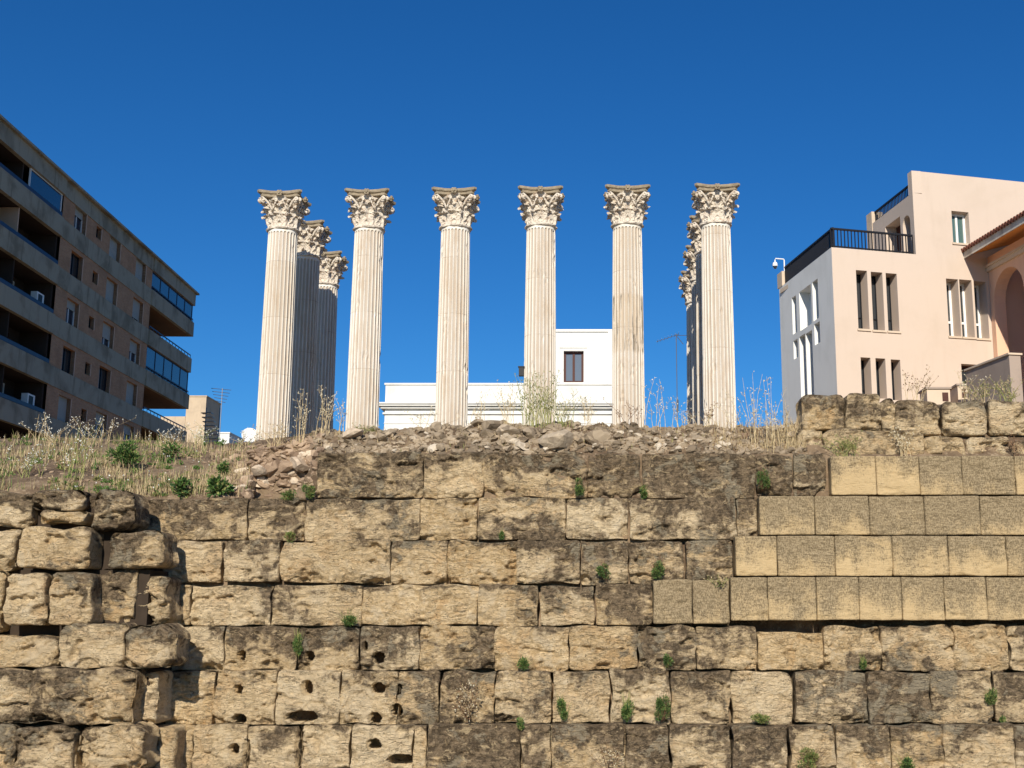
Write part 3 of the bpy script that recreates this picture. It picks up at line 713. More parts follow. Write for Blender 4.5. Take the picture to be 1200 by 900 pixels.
def glass(name, col, rough=.08):
    m, nt, b = mat(name, rough); b.inputs['Base Color'].default_value = (*col, 1); b.inputs['Specular IOR Level'].default_value = .8; return m
M['glass'] = glass('dark_glass', (.03,.035,.04)); M['glass_blue'] = glass('blue_glass', (.02,.035,.06), .12); M['glass_green'] = glass('green_glass', (.07,.13,.12))
M['blind'] = simple('roller_blind', (.42,.42,.38), .7, .15, 3, bs=0); M['white'] = simple('white_paint', (.8,.8,.78), .6, .04, 4, bs=0)
def stucco(name, a, stain, amt=.35):
    m, nt, b = mat(name, .92); p = pos(nt); n1 = noise_n(nt, p, .6, 6, .6, .4); n2 = noise_n(nt, scaled(nt, p, 2.2, 2.2, .35), 1, 5, .6); n3 = noise_n(nt, p, 25, 4)
    c = mix(nt, math_n(nt, 'MULTIPLY', ramp(nt, n1, .45, .7), amt), a, stain); c = mix(nt, math_n(nt, 'MULTIPLY', ramp(nt, n2, .52, .72), amt), c, stain)
    nt.links.new(c, b.inputs['Base Color']); bump(nt, b, n3, .25, .01); return m
M['pink'] = stucco('peach_stucco', (.60,.49,.40), (.52,.42,.33)); M['bounce_peach'] = stucco('bounce_tinted_stucco', (.78,.50,.34), (.62,.38,.26)); M['cream'] = stucco('cream_stucco', (.62,.50,.38), (.45,.36,.27))  # wing peach is warmed to stand for bounce light under the eave
M['grey_stucco'] = stucco('pale_grey_stucco', (.78,.775,.74), (.60,.60,.56)); M['whitewash'] = stucco('whitewash', (.74,.73,.69), (.52,.50,.45), .45)
M['concrete'] = stucco('stained_concrete', (.36,.32,.24), (.20,.17,.12), .9); M['soffit'] = stucco('ochre_soffit', (.85,.36,.09), (.65,.28,.08))
M['brown_stucco'] = stucco('brown_stucco', (.36,.29,.24), (.24,.19,.16), .6); M['timber'] = simple('red_brown_timber', (.07,.025,.018), .6, .3, 8)
def brick_material():
    m, nt, b = mat('pinkish_brick', .95); p = pos(nt); L = nt.links.new
    s = N(nt, 'ShaderNodeSeparateXYZ'); L(p, s.inputs[0]); cmb = N(nt, 'ShaderNodeCombineXYZ'); L(s.outputs[1], cmb.inputs[0]); L(s.outputs[2], cmb.inputs[1])
    br = N(nt, 'ShaderNodeTexBrick'); L(cmb.outputs[0], br.inputs['Vector']); br.inputs['Scale'].default_value = 1; br.inputs['Brick Width'].default_value = .25; br.inputs['Row Height'].default_value = .075
    br.inputs['Mortar Size'].default_value = .008; br.inputs['Color1'].default_value = (.42,.20,.09,1); br.inputs['Color2'].default_value = (.52,.275,.135,1); br.inputs['Mortar'].default_value = (.38,.30,.25,1)
    n = noise_n(nt, p, .8, 5); c = mix(nt, math_n(nt, 'MULTIPLY', ramp(nt, n, .4, .7), .45), br.outputs[0], (.25,.14,.08)); L(c, b.inputs['Base Color']); return m
M['brick'] = brick_material(); M['brown_soffit'] = simple('brown_soffit', (.20,.11,.06), .95, .3, 2, bs=0); M['recess_shade'] = simple('shaded_recess', (.05,.035,.028), .95, .3, 1.5, bs=0); M['dark_in'] = simple('dim_interior', (.05,.045,.04), .9, .3, 2, bs=0)  # balcony recess material is near-black, its shade put into the colour
M['blue_metal'] = simple('dark_blue_metal', (.018,.028,.07), .45, .2, 5, bs=0); M['jamb'] = simple('sunlit_jamb', (.62,.42,.30), .9, .1, 4, bs=0)
M['tile'] = simple('terracotta', (.22,.09,.06), .9, .4, 12, bs=.3); M['grey_metal'] = simple('grey_metal', (.25,.25,.26), .4, .1, 6, metal=.7, bs=0)
HOR = 718
def hd(px): d = ray(px, HOR); return Vector((d.x, d.y, 0)).normalized()
# ---- right building
oc = at(978, 380, 44.); dB = hd(6100); dA = hd(430)
FB = Frame(oc, dB, Vector((dB.y, -dB.x, 0))); FA = Frame(oc, dA, Vector((-dA.y, dA.x, 0)))
root = empty('peach_house', (oc.x, oc.y, ZP), 'peach and pale grey stucco house with slit windows and black terrace railings', 'building')
sB = lambda x, y=350: FB.px(x, y)[0]
zT = FB.px(978, 290)[1]; zTop = FB.px(1069, 200)[1]; sU = sB(1069.5, 228); sD = sB(1160); sR = sU+22
lenA = FA.px(915, 400)[0]
trios = [(1004.5,317,1017.5,385.5),(1022,319,1035.5,387),(1039.5,320.5,1052.5,388),(1009.5,419,1021,466),(1027,420,1038.5,467),(1045,421.5,1056,469),
         (1110.5,327,1124.5,394),(1126,328,1140.5,395),(1143,330,1157.5,396.5)]
ops = [FB.rect(*t)+(0,.6) for t in trios]; sq = FB.rect(1116,248,1136,285)+(0,.35); ops.append(sq)
lowW = FB.rect(1127,427,1151,450)+(0,.4); ops.append(lowW)
mb = MB(); wall_open(mb, FB, 0, sU, ZP-.5, zT, [o for o in ops if o[0] < sU]); 
wall_open(mb, FB, sU, sR, ZP-.5, zTop, [o for o in ops if o[0] >= sU])
# upper block side, back, top, terrace slab
FU = Frame(FB.P(sU,0,0), dA, Vector((-dA.y, dA.x, 0)))
zs_ = FU.px(1045, 243)[1]
lenU = FU.px(1020, 262)[0]
zside = FU.px(1069, 226)[1]
aop = [FU.rect(1058.5,252,1067.5,300)+(1.0,.5), FU.rect(1038,259,1056,300)+(0,.5)]
aop = [(a, b, max(c, zT+.03), d, e, f) for a, b, c, d, e, f in [(min(o[0],o[1]), max(o[0],o[1]), o[2], o[3], o[4], o[5]) for o in aop]]
wall_open(mb, FU, 0, lenU, zT-.2, zside, aop)
mb.fbox(FU, 0, .3, -.4, 0, zside, zTop)      # thick end of the raised front wall
mb.fbox(FB, sU+.02, sR, -.35, -.004, zside, zTop-.003)
mb.fbox(FU, lenU-.3, lenU, -8, -.02, zT-.2, zside-.02)
mb.build('front_wall', M['pink'], root)
mb = MB(); mb.fbox(FB, .35, sR, -lenA+.3, -.65, zT-.3, zT-.12); mb.fbox(FB, sU+.6, sR, -lenU, -.4, zside-.3, zside-.1); mb.build('roof', M['cream'], root)
mb = MB()
def ra(x0,y0,x1,y1,rv=.45): 
    r = FA.rect(x0,y0,x1,y1); return (min(r[0],r[1]), max(r[0],r[1]), r[2], r[3], 0, rv)
sa = [ra(928.5,347,933.5,391), ra(937,337,951,384,.5), ra(952.5,328,959,375), ra(930,398,935,420), ra(954.5,378,961,403), ra(938,392,945,480), ra(945.6,388,953.2,480)]
wall_open(mb, FA, 0, lenA, ZP-.5, zT, sa, .5); mb.fbox(FA, lenA-.3, lenA, -12, -.02, ZP-.5, zT-.05)
mb.build('side_wall', M['grey_stucco'], root)
for o in sa: window(root, FA, o[0], o[1], o[2], o[3], o[5], M['white'], M['white'] if o is sa[1] else M['glass'], t=.07)
for i, o in enumerate(ops):
    if o is sq: window(root, FB, *o[:4], .35, M['white'], M['glass_green'], mull=1, t=.09)
    elif o is lowW: window(root, FB, *o[:4], .4, M['timber'], M['glass'], t=.08)
    elif i >= 6: window(root, FB, *o[:4], .6, M['white'], M['glass'], tr=.3, t=.09)
    else: window(root, FB, *o[:4], .6, M['black'], M['glass'], tr=.25, t=.03)
for o in aop: 
    mb = MB(); mb.fbox(FU, o[0]-.05, o[1]+.05, -.62, -.5, o[2], o[3]+.05); mb.build('terrace_door', M['timber'], root)
for o in ops[:3]+ops[6:9]+[sq]:
    mb = MB(); mb.fbox(FB, o[0]-.05, o[1]+.05, -.1, .05, o[2]-.08, o[2]-.003); mb.build('sill', M['cream'], root)
def railing(fr, a0, a1, z0, z1, b, n, parent, m=None):
    mb = MB(); m = m or M['black']
    mb.fbox(fr, a0, a1, b-.04, b+.04, z1-.07, z1); mb.fbox(fr, a0, a1, b-.03, b+.03, z0+.06, z0+.11)
    for k in range(n+1):
        a = a0+(a1-a0)*k/n; mb.fbox(fr, a-.018, a+.018, b-.015, b+.015, z0, z1-.07)
    return mb.build('railing', m, parent)
zR = FB.px(978, 266)[1]
railing(FB, .05, sU-.05, zT, zR, -.12, 24, root); railing(FA, .05, lenA-.5, zT, zR, -.12, 50, root)
railing(FU, .35, lenU-.2, zside, FU.px(1068, 211)[1], -.15, 26, root)
mb = MB(); mb.fbox(FA, lenA-.45, lenA+.15, -.5, .02, zT+.002, FA.px(916,318)[1]); mb.build('pillar', M['cream'], root); mb = MB(); mb.fbox(FU, lenU-.2, lenU+.35, -.5, .02, zT, FU.px(1019,250)[1]); mb.build('pillar', M['cream'], root)
# security camera
q = FA.P(lenA-.2, -.2, FA.px(916,318)[1]); cc = empty('security_camera', q, 'small white dome security camera on a bent arm at the house corner', 'camera')
mb = MB(); e = q+Vector((-.42,-.1,.55)); mb.tube([q, q+Vector((0,0,.58)), q+Vector((-.03,0,.62)), e+Vector((.02,0,.07)), e, e+Vector((0,0,-.12))], .028, 8); mb.build('arm', M['white'], cc)
mb = MB(); mb.lathe([(0,.12),(.08,.11),(.11,.03),(.11,-.06)], 14, e+Vector((0,0,-.22))); h = mb.build('housing', M['white'], cc)
mb = MB(); mb.lathe([(.09,-.06),(.085,-.12),(.05,-.17),(0,-.185)], 14, e+Vector((0,0,-.22))); mb.build('dome', M['glass'], cc)
# wing with the tiled eave
wr = empty('arcaded_wing', FB.P(sD,0,ZP), 'low ochre wing with arches and a tiled eave at the right edge', 'building')
FD = Frame(FB.P(sD,0,0), -dA, Vector((-dA.y, dA.x, 0)))
zE = FB.px(1132, 300)[1]; oh = sD-sB(1131,300)
dop = FD.rect(1166.5,313,1200,440); dop = (dop[0], max(dop[1], dop[0]+2.2), ZP+1.0, FD.px(1181,313)[1]); w2 = dop[1]-dop[0]
mb = MB(); wall_open(mb, FD, 0.02, 16, ZP-.5, zE-.0, [dop+(1.0,.5), (dop[1]+.8, dop[1]+.8+w2, dop[2], dop[3], 1.0, .5), (dop[1]+1.6+w2, dop[1]+1.6+2*w2, dop[2], dop[3], 1.0, .5)]); mb.build('arcade_wall', M['bounce_peach'], wr)
mb = MB(); mb.fbox(FD, .1, 16, -4.2, -4, ZP-.5, zE); mb.fbox(FD, 15.8, 16, -4, -.02, ZP-.5, zE-.01); mb.build('inner_wall', M['bounce_peach'], wr)
mb = MB(); mb.fbox(FD, .02, 16, .0, .10, zE-.62, zE-.45); mb.fbox(FD, .02, 16, .0, .16, zE-.45, zE-.36); mb.build('moulding', M['cream'], wr)
sl_ = .30
def rp(a, b, z): return FD.P(a, b, zE+z+(oh-b)*sl_)
mb = MB(); mb.hexa([rp(.02,oh,-.0),rp(16,oh,0),rp(16,-5,0),rp(.02,-5,0),rp(.02,oh,.12),rp(16,oh,.12),rp(16,-5,.12),rp(.02,-5,.12)]); mb.build('soffit', M['soffit'], wr)
mb = MB(); mb.hexa([rp(.02,oh+.06,-.10),rp(16,oh+.06,-.10),rp(16,oh+.002,-.10),rp(.02,oh+.002,-.10),rp(.02,oh+.06,.20),rp(16,oh+.06,.20),rp(16,oh+.002,.20),rp(.02,oh+.002,.20)]); mb.build('fascia', stucco('peeling_white_paint', (.62,.58,.50), (.30,.25,.2), .8), wr)
mb = MB(); k = .12
while k < 16:
    mb.tube([rp(k, oh+.16, .25), rp(k, -5, .25)], [.085,.085], 8); k += .21
mb.hexa([rp(.02,oh+.05,.205),rp(16,oh+.05,.205),rp(16,-5,.125),rp(.02,-5,.125),rp(.02,oh+.05,.24),rp(16,oh+.05,.24),rp(16,-5,.22),rp(.02,-5,.22)]); mb.build('roof_tiles', M['tile'], wr)
# stair wall + little boxes
st = at(1134, 470, 40.); FS = Frame(st, -dA, Vector((-dA.y, dA.x, 0)))
s1 = FS.px(1184, 440)[0]; za, zb = FS.px(1134, 434)[1], FS.px(1184, 415)[1]
sw = empty('stair_wall', FS.P(0,0,ZP), 'rough grey brown stucco wall with a raked top before the low dark window', 'wall')
mb = MB(); mb.hexa([FS.P(0,0,ZP-.5),FS.P(s1,0,ZP-.5),FS.P(s1,-.4,ZP-.5),FS.P(0,-.4,ZP-.5),FS.P(0,0,za),FS.P(s1,0,zb),FS.P(s1,-.4,zb),FS.P(0,-.4,za)]); mb.build('wall', M['brown_stucco'], sw)
mb = MB(); mb.hexa([FS.P(-.05,.05,za),FS.P(s1+.05,.05,zb),FS.P(s1+.05,-.45,zb),FS.P(-.05,-.45,za),FS.P(-.05,.05,za+.06),FS.P(s1+.05,.05,zb+.06),FS.P(s1+.05,-.45,zb+.06),FS.P(-.05,-.45,za+.06)]); mb.build('coping', M['cream'], sw)
def ubox(x0, y0, x1, xs, Y, label):
    """chimney-like box: lit front x0..xs, hatch on it"""
    p = at(x0, y0, Y); p2 = at(x1, y0, Y); t = empty('masonry_box', (p.x, Y, ZP), label, 'masonry box')
    b = MB(); b.box(p.x, p2.x, Y, Y+.9, ZP-.3, p.z); b.build('body', M['cream'], t)
    b = MB(); b.box(p.x-.05, p2.x+.05, Y-.05, Y+.95, p.z+.002, p.z+.07); b.build('lid', M['brown_stucco'], t)
    b = MB(); h = at(xs, y0+4, Y); h2 = at(x1-1.5, y0+14, Y); b.box(h.x, h2.x, Y-.02, Y-.003, h2.z, h.z); b.build('hatch', M['timber'], t)
ubox(1086, 456, 1113, 1104, 41, 'squat cream masonry box with a small brown hatch behind the topmost block row')
ubox(1122, 452, 1134, 1127, 41.5, 'narrow masonry box beside the foot of the raked stair wall')
# ---- white house in the middle
Yw = 62.
wh = empty('white_house', at(585, 500, Yw), 'low white house with cornice and one brown window behind the middle columns', 'building')
FWh = Frame(at(451, 480, Yw), Vector((1,0,0)), Vector((0,-1,0)))
s9 = FWh.px(717, 480)[0]; zp = FWh.px(560, 449)[1]; zc = FWh.px(560, 474)[1]; zc2 = FWh.px(560, 483)[1]
mb = MB(); mb.fbox(FWh, 0, s9, -9, 0, ZP-1, zp-.1); mb.build('wall', M['whitewash'], wh)
mb = MB(); mb.fbox(FWh, -.06, s9, -9.05, .06, zp-.097, zp); mb.build('parapet_coping', M['whitewash'], wh)
mb = MB()
for i, (z_a, z_b, o_) in enumerate(((zc-.02, zc+.06, .42), (zc-.12, zc-.023, .34), (zc-.24, zc-.123, .2), (zc2-.12, zc2-.03, .10))): mb.fbox(FWh, -o_, s9, -9-o_*.5, o_, z_a, z_b)
mb.fbox(FWh, -.03, s9, -.2, .03, zc2-.62, zc2-.58)
mb.build('cornice', M['whitewash'], wh)
FW2 = Frame(at(651, 430, Yw+2.5), Vector((1,0,0)), Vector((0,-1,0))); s8 = FW2.px(718.5, 430)[0]; z8 = FW2.px(685, 389)[1]
wo_ = FW2.rect(660.5, 411, 684, 448)
mb = MB(); wall_open(mb, FW2, 0, s8, zp-1.5, z8, [wo_+(0,.3)]); mb.fbox(FW2, .0, s8, -7, -.6, zp-1.5, z8-.02); mb.build('upper_wall', M['whitewash'], wh)
mb = MB(); mb.fbox(FW2, -.08, s8+.08, -7, .08, z8, z8+.14); mb.fbox(FW2, s8-.28, s8, .0, .08, ZP-1, z8-.003)
mb.fbox(FW2, wo_[0]-.28, wo_[1]+.28, 0, .05, wo_[3]+.16, wo_[3]+.24); mb.fbox(FW2, wo_[0]-.28, wo_[0]-.2, 0, .05, wo_[2], wo_[3]+.157); mb.fbox(FW2, wo_[1]+.2, wo_[1]+.28, 0, .05, wo_[2], wo_[3]+.157); mb.build('trim', M['whitewash'], wh)
window(wh, FW2, *wo_, .3, M['timber'], glass('sky_glass', (.12,.14,.17)), mull=1, t=.13)
# antenna
q = at(794, 500, 58); z_t = at(794, 391, 58).z; an = empty('tv_antenna', (q.x, 58, ZP), 'thin tall television antenna mast standing alone before the sky left of the sixth column', 'antenna')
mb = MB(); mb.tube([(q.x,58,ZP-.5),(q.x,58,z_t)], .022, 6); mb.tube([(q.x,58,z_t-4),(q.x+.02,58,z_t-3.4)], .06, 6); mb.build('mast', M['grey_metal'], an)
mb = MB(); mb.tube([(q.x-1.0,58.,z_t-.42),(q.x+.15,58,z_t-.02)], .016, 5)
for k in range(7): a = k/6; x = q.x-.95+1.05*a; z = z_t-.40+.38*a; mb.tube([(x,57.6,z),(x,58.4,z)], .008, 4)
mb.tube([(q.x-.1,58,z_t-.1),(q.x+.85,58.,z_t-.08)], .014, 4); mb.tube([(q.x,58,z_t-.1),(q.x+.35,58,z_t-.55)], .016, 4); mb.build('aerial', M['grey_metal'], an)
# ---- left apartment block
Ye = 90.; pe = at(228, 345, Ye); dL = hd(648)
FL = Frame(pe, dL, Vector((dL.y, -dL.x, 0)))        # s negative = nearer the camera, outward normal +X
zroof = pe.z
ap = empty('apartment_block', (pe.x, 78, ZP), 'shaded brick and concrete apartment block with deep balconies at the left', 'building')
s_of = lambda px, py: FL.px(px, py)[0]
sN = s_of(-160, 250); sBal = s_of(75, 230); sFar = s_of(178, 330); NF = 8
zf = FL.px(0, 197)[1]; dz = (FL.px(0, 197)[1]-FL.px(0, 466)[1])/4.0 - .0
strip_top = FL.px(75, 220)[1]
BH = FL.px(0, 197)[1]-FL.px(0, 223)[1]
REC = 1.7
mbb, mbc, mbj = MB(), MB(), MB(); wins = []
cols_w = [(87,101,243,277,'w'),(113,119,262,280,'s'),(128,141,278,308,'w'),(159,171,300,330,'w')]
blinds = [[.35,0,.95,.95],[0,0,.9,.85],[.3,0,.6,.5],[0,0,0,.95],[.98,0,.5,.4],[.5,0,.4,.4],[.5,0,.4,.4],[0,0,0,0]]
ops = []; zt0 = zf+ (dz-BH) + .02
for k in range(NF):
    zb_ = zf-k*dz; zt_ = zb_+dz-BH
    for j, (xa, xb, ya, yb, ty) in enumerate(cols_w):
        a, b = s_of(xa, (ya+yb)/2), s_of(xb, (ya+yb)/2)
        top = min(zt_-.05, zb_+1.5) if ty == 'w' else zb_+1.25
        ops.append((a, b, zb_+.03 if ty == 'w' else zb_+.5, top, 0, .28)); wins.append((k, j, ty))
wall_open(mbb, FL, sBal, sFar, ZP-1, zroof-.9, ops, .28)
mbb.build('brick_wall', M['brick'], ap)
for (k, j, ty), o in zip(wins, ops):
    bl = blinds[k][j]; window(ap, FL, *o[:4], .28, M['white'] if bl and bl < .9 else M['black'], M['glass_blue'] if bl else M['glass'], mull=1 if ty == 'w' else 0, t=.06, blind=bl or None)
    jm = MB(); jm.fbox(FL, o[1]-.0, o[1]+.09, -.24, .02, o[2], o[3]); jm.build('jamb', M['jamb'], ap)  # far jamb only, in a lighter tone standing for sun on it
for k in range(-1, NF):       # concrete bands, floor slabs
    zt_ = zf-k*dz; zb_ = zt_-BH
    if k == -1: zt_, zb_ = zroof, zroof-.95
    b = MB(); 
    segs = (sN, sBal-.004), (sBal, sFar), (sFar+.004, 0)
    for g, (a, c) in enumerate(segs):
        b.fbox(FL, a, c, -.14, .05 if g == 1 else .12, zb_, zt_)
    b.fbox(FL, -.15, 0, -5.2, -.145, zb_, zt_)                       # round the far end
    b.build('concrete_band', M['concrete'], ap); b = MB()
    b.fbox(FL, sN, sBal-.21, -REC+.005, -.145, zb_+.01, zb_+.2); b.build('balcony_slab', M['recess_shade'], ap); b = MB()  # slab darkened in colour for the shade inside the recess
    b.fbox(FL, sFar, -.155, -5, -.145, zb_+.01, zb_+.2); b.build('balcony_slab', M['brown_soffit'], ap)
b = MB(); b.fbox(FL, sN, 0.3, -14, .30, zroof+.003, zroof+.14); b.build('roof', M['concrete'], ap)
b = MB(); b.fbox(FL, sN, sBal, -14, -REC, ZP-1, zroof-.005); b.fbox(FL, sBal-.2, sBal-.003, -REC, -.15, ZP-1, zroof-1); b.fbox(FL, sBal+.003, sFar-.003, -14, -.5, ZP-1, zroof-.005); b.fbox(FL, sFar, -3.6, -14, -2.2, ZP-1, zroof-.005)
b.build('body', M['recess_shade'], ap)
for k in range(NF):
    zt_ = zf-k*dz
    r = MB(); r.fbox(FL, sN, sBal-.15, .0, .06, zt_+.04, zt_+.26); r.build('balcony_rail', M['blue_metal'], ap)
    r = MB(); r.fbox(FL, sFar+.1, -.1, .0, .05, zt_+.22, zt_+.3)
    for q_ in range(14): a = sFar+.1+(-.2-sFar)*q_/13; r.fbox(FL, a-.02, a+.02, .01, .04, zt_+.003, zt_+.22)
    r.build('balcony_rail', M['blue_metal'], ap)
    # balcony doors, partition, air conditioners
    for q_, (a, wd) in enumerate(((sBal-3.4, 1.8), (sBal-7.5, 1.8), (sBal-12, 1.8))):
        FR = Frame(FL.P(0,-REC+.02,0), dL, FL.n); window(ap, FR, a, a+wd, zt_-BH+.25, zt_+dz-BH-.3, -.02, M['timber'] if (k+q_) % 2 else M['white'], M['glass'], mull=1, t=.07, name='balcony_door')
    if k == 0:
        for q_ in (sN+.2, sN+6, sBal-14, sBal-9.6):
            r = MB(); r.fbox(FL, q_, q_+.15, -REC, -.16, ZP, zroof-1); r.build('partition', M['concrete'], ap)  # unseen cross walls added to keep the sun out of the balcony recess
    r = MB(); r.fbox(FL, sBal-5.0, sBal-4.9, -REC, -.15, zt_-BH+.2, zt_+dz-BH-.02); r.build('partition', M['jamb'] if k == 1 else M['recess_shade'], ap)  # one storey's partition coloured as sunlit, the rest as in shade
    e_ = FL.P(sBal-1.2, -REC+.3, zt_-.1)
    if k in (2, 4):
        ac = MB(); ac.fbox(FL, sBal-1.6, sBal-.7, -.65, -.3, zt_+.05, zt_+.95); a_ = ac.build('air_conditioner', M['white'], ap)
        ac = MB(); ac.fbox(FL, sBal-1.45, sBal-.95, -.3+.003, -.28, zt_+.15, zt_+.85); ac.build('grille', M['black'], a_)
# glazed balconies
for k, (a, c) in enumerate(((sFar+.05, -.2), (s_of(36, 210), sBal-.2))):
    for lv in ((0, 2) if k == 0 else (0,)):
        z_a = zf-lv*dz+.02; z_b = (zroof-.95 if lv == 0 else z_a+dz-BH)-.01
        f = MB(); n = 5 if k == 0 else 1
        for q_ in range(n+1): s = a+(c-a)*q_/n; f.fbox(FL, s-.04, s+.04, -.1, -.02, z_a, z_b)
        f.fbox(FL, a, c, -.09, -.03, z_a+.001, z_a+.06); f.fbox(FL, a, c, -.09, -.03, z_b-.06, z_b-.002)
        ff = f.build('balcony_glazing', M['white'] if k else M['blue_metal'], ap)
        g = MB(); g.fbox(FL, a+.05, c-.05, -.07, -.05, z_a+.05, z_b-.05); g.build('pane', M['glass_blue'], ff)
        if k == 0:
            g = MB(); g.fbox(FL, c-.03, c-.01, -4.8, -.11, z_a+.02, z_b-.02); g.build('pane', M['glass_blue'], ff)
# ---- small far buildings left
def far_box(x0, y0, x1, Y, label, m, d=6, name='house'):
    p, q_ = at(x0, y0, Y), at(x1, y0, Y); t = empty(name, (p.x, Y, ZP), label, 'building')
    b = MB(); b.box(p.x, q_.x, Y, Y+d, ZP-2, p.z); b.build('wall', m, t)
    b = MB(); b.box(p.x-.08, q_.x+.08, Y-.08, Y+d+.08, p.z+.003, p.z+.16); b.build('roof', m, t); return t, p, q_
M['tanw'] = stucco('tan_render', (.55,.43,.30), (.40,.31,.22), .6)
t, p, q_ = far_box(219, 465, 242, 150, 'small plain tan rooftop house with no windows right of the apartment block', M['tanw'])
b = MB(); z_ = at(200, 488, 149.9).z; x_ = at(188, 488, 149.9).x; b.box(x_, p.x-.01, 149.9, 157, ZP-2, z_); b.build('annex', M['tanw'], t)
t, p2, q2 = far_box(256, 508, 269, 140, 'tiny low white roof in the gap between apartment block and first column', M['whitewash'])
# roof clutter: ladder-like stair and aerial
q = at(254, 505, 94); sc_ = empty('metal_stair', (q.x, 94, q.z), 'small dark metal stair frame beside the tan rooftop house', 'stair')
b = MB()
for k in range(8): z = q.z-1+k*.35; x = q.x-.6+.0*k; b.box(x-.5-.08*k+.3, x+.9-.12*k, 94, 94.6, z, z+.07)
for xx in (-.95, .15): b.tube([(q.x+xx,94.,q.z-1.2),(q.x+xx,94.,q.z+1.9)], .05, 5)
b.build('frame', M['grey_metal'], sc_)
q = at(258, 500, 92); zt = at(256, 455, 92).z; a_ = empty('tv_antenna', (q.x, 92, q.z), 'faint comb shaped television antenna above the metal stair frame', 'antenna')
b = MB(); b.tube([(q.x,92,q.z-2),(q.x,92,zt)], .03, 5); b.build('mast', M['grey_metal'], a_)
b = MB()
for k in range(5): b.tube([(q.x-.9+.1*k,92,zt-.25*k),(q.x+.7-.1*k,92,zt-.25*k-.15)], .022, 4)
b.build('aerial', M['grey_metal'], a_)
q = at(293, 515, 60); b = MB(); sd_ = empty('satellite_dish', (q.x, 60, ZP), 'small white satellite dish peeking up just left of the first column', 'dish')
b.tube([(q.x,60,ZP),(q.x,60,q.z)], .04, 6); b.build('mast', M['grey_metal'], sd_)
b = MB(); b.lathe([(0,0),(.15,.02),(.3,.07),(.42,.14)], 20); o_ = b.build('reflector', M['white'], sd_, smooth=True); o_.location = (0, -.1, q.z-ZP+.15); o_.rotation_euler = (R(70), 0, R(20))
# ------------------------------------------------------------------ plants
def leaf_mat(name, a, b2):
    m, nt, b = mat(name, .7); n = noise_n(nt, pos(nt), 30, 3); c = mix(nt, ramp(nt, n, .35, .65), a, b2); nt.links.new(c, b.inputs['Base Color'])
    b.inputs['Transmission Weight'].default_value = 0; return m
M['green'] = leaf_mat('leaf_green', (.045,.10,.022), (.13,.22,.05)); M['dkgreen'] = leaf_mat('leaf_dark', (.03,.065,.022), (.08,.14,.04))
M['ygreen'] = leaf_mat('leaf_yellow_green', (.13,.15,.045), (.30,.29,.10)); M['straw'] = leaf_mat('straw', (.34,.25,.13), (.55,.44,.26)); M['pale'] = leaf_mat('pale_seed', (.50,.43,.30), (.70,.64,.48))
M['brownw'] = leaf_mat('brown_weed', (.13,.07,.04), (.26,.16,.09)); M['yellow'] = leaf_mat('yellow_flower', (.6,.42,.05), (.75,.55,.08)); M['whitef'] = leaf_mat('white_flower', (.6,.6,.55), (.8,.8,.72))
pr = random.Random(21)
def rv(s=1): return Vector((pr.gauss(0,s), pr.gauss(0,s), pr.gauss(0,s)))
def leafq(mb, p, d, L_, W_, mi=0):
    d = d.normalized(); s = d.cross(rv()).normalized()*W_; n = d.cross(s).normalized()*L_*.12
    mb.add([p, p+d*L_*.5+s+n, p+d*L_, p+d*L_*.5-s+n], [(0,1,2,3)], mi)
def bush(px, py, Y, wpx, hpx, m, label, n=None, name='wall_plant', group='green plants growing from the wall joints', lf=.024):
    s = Y/F; base = at(px, py, Y); w_, h_ = wpx*s/2, hpx*s; o = Vector((base.x, Y, base.z))
    t = empty(name, o, label, 'plant', group); n = n or int(150+w_*h_*26000)
    st_ = MB()
    for k in range(7):
        e = o+Vector((pr.uniform(-1,1)*w_*.6, -abs(pr.gauss(0,1))*w_*.3-.01, h_*pr.uniform(.4,.9))); st_.tube([o+Vector((0,.05,0)), (o+e)/2+Vector((0,-.02,0)), e], [.004,.003,.002], 4)
    lv = MB(); lobes = [(Vector((pr.uniform(-.45,.45)*w_, -pr.uniform(.1,.8)*w_, h_*pr.uniform(.2,.8))), pr.uniform(.3,.6)) for _ in range(5)]
    for k in range(n):
        c, r_ = pr.choice(lobes); d = rv().normalized(); rr_ = pr.random()**.4
        p = o+c+Vector((d.x*w_*r_*rr_, d.y*w_*r_*rr_*.8, d.z*h_*.45*r_*rr_*1.2))
        if p.z < o.z-.02: continue
        leafq(lv, p, d+Vector((0,-.2,.5)), lf*pr.uniform(.6,1.3), lf*.26, pr.choice((0,0,0,1,1,2)))
    for k in range(int(n*.06)):
        q_ = Vector((pr.gauss(0,.6)*w_, -.02-.4*abs(pr.gauss(0,1))*w_, h_*pr.uniform(.3,1.25))); st_.tube([o+q_*.3, o+q_], [.002,.001], 3)
    st_.build('stem', M['brownw'] if m != 'green' else M['ygreen'], t)
    lv.build('leaves', [M[m], M['dkgreen' if m == 'green' else 'green'] if m != 'straw' else M['brownw'], M['ygreen' if m != 'straw' else 'pale']], t)
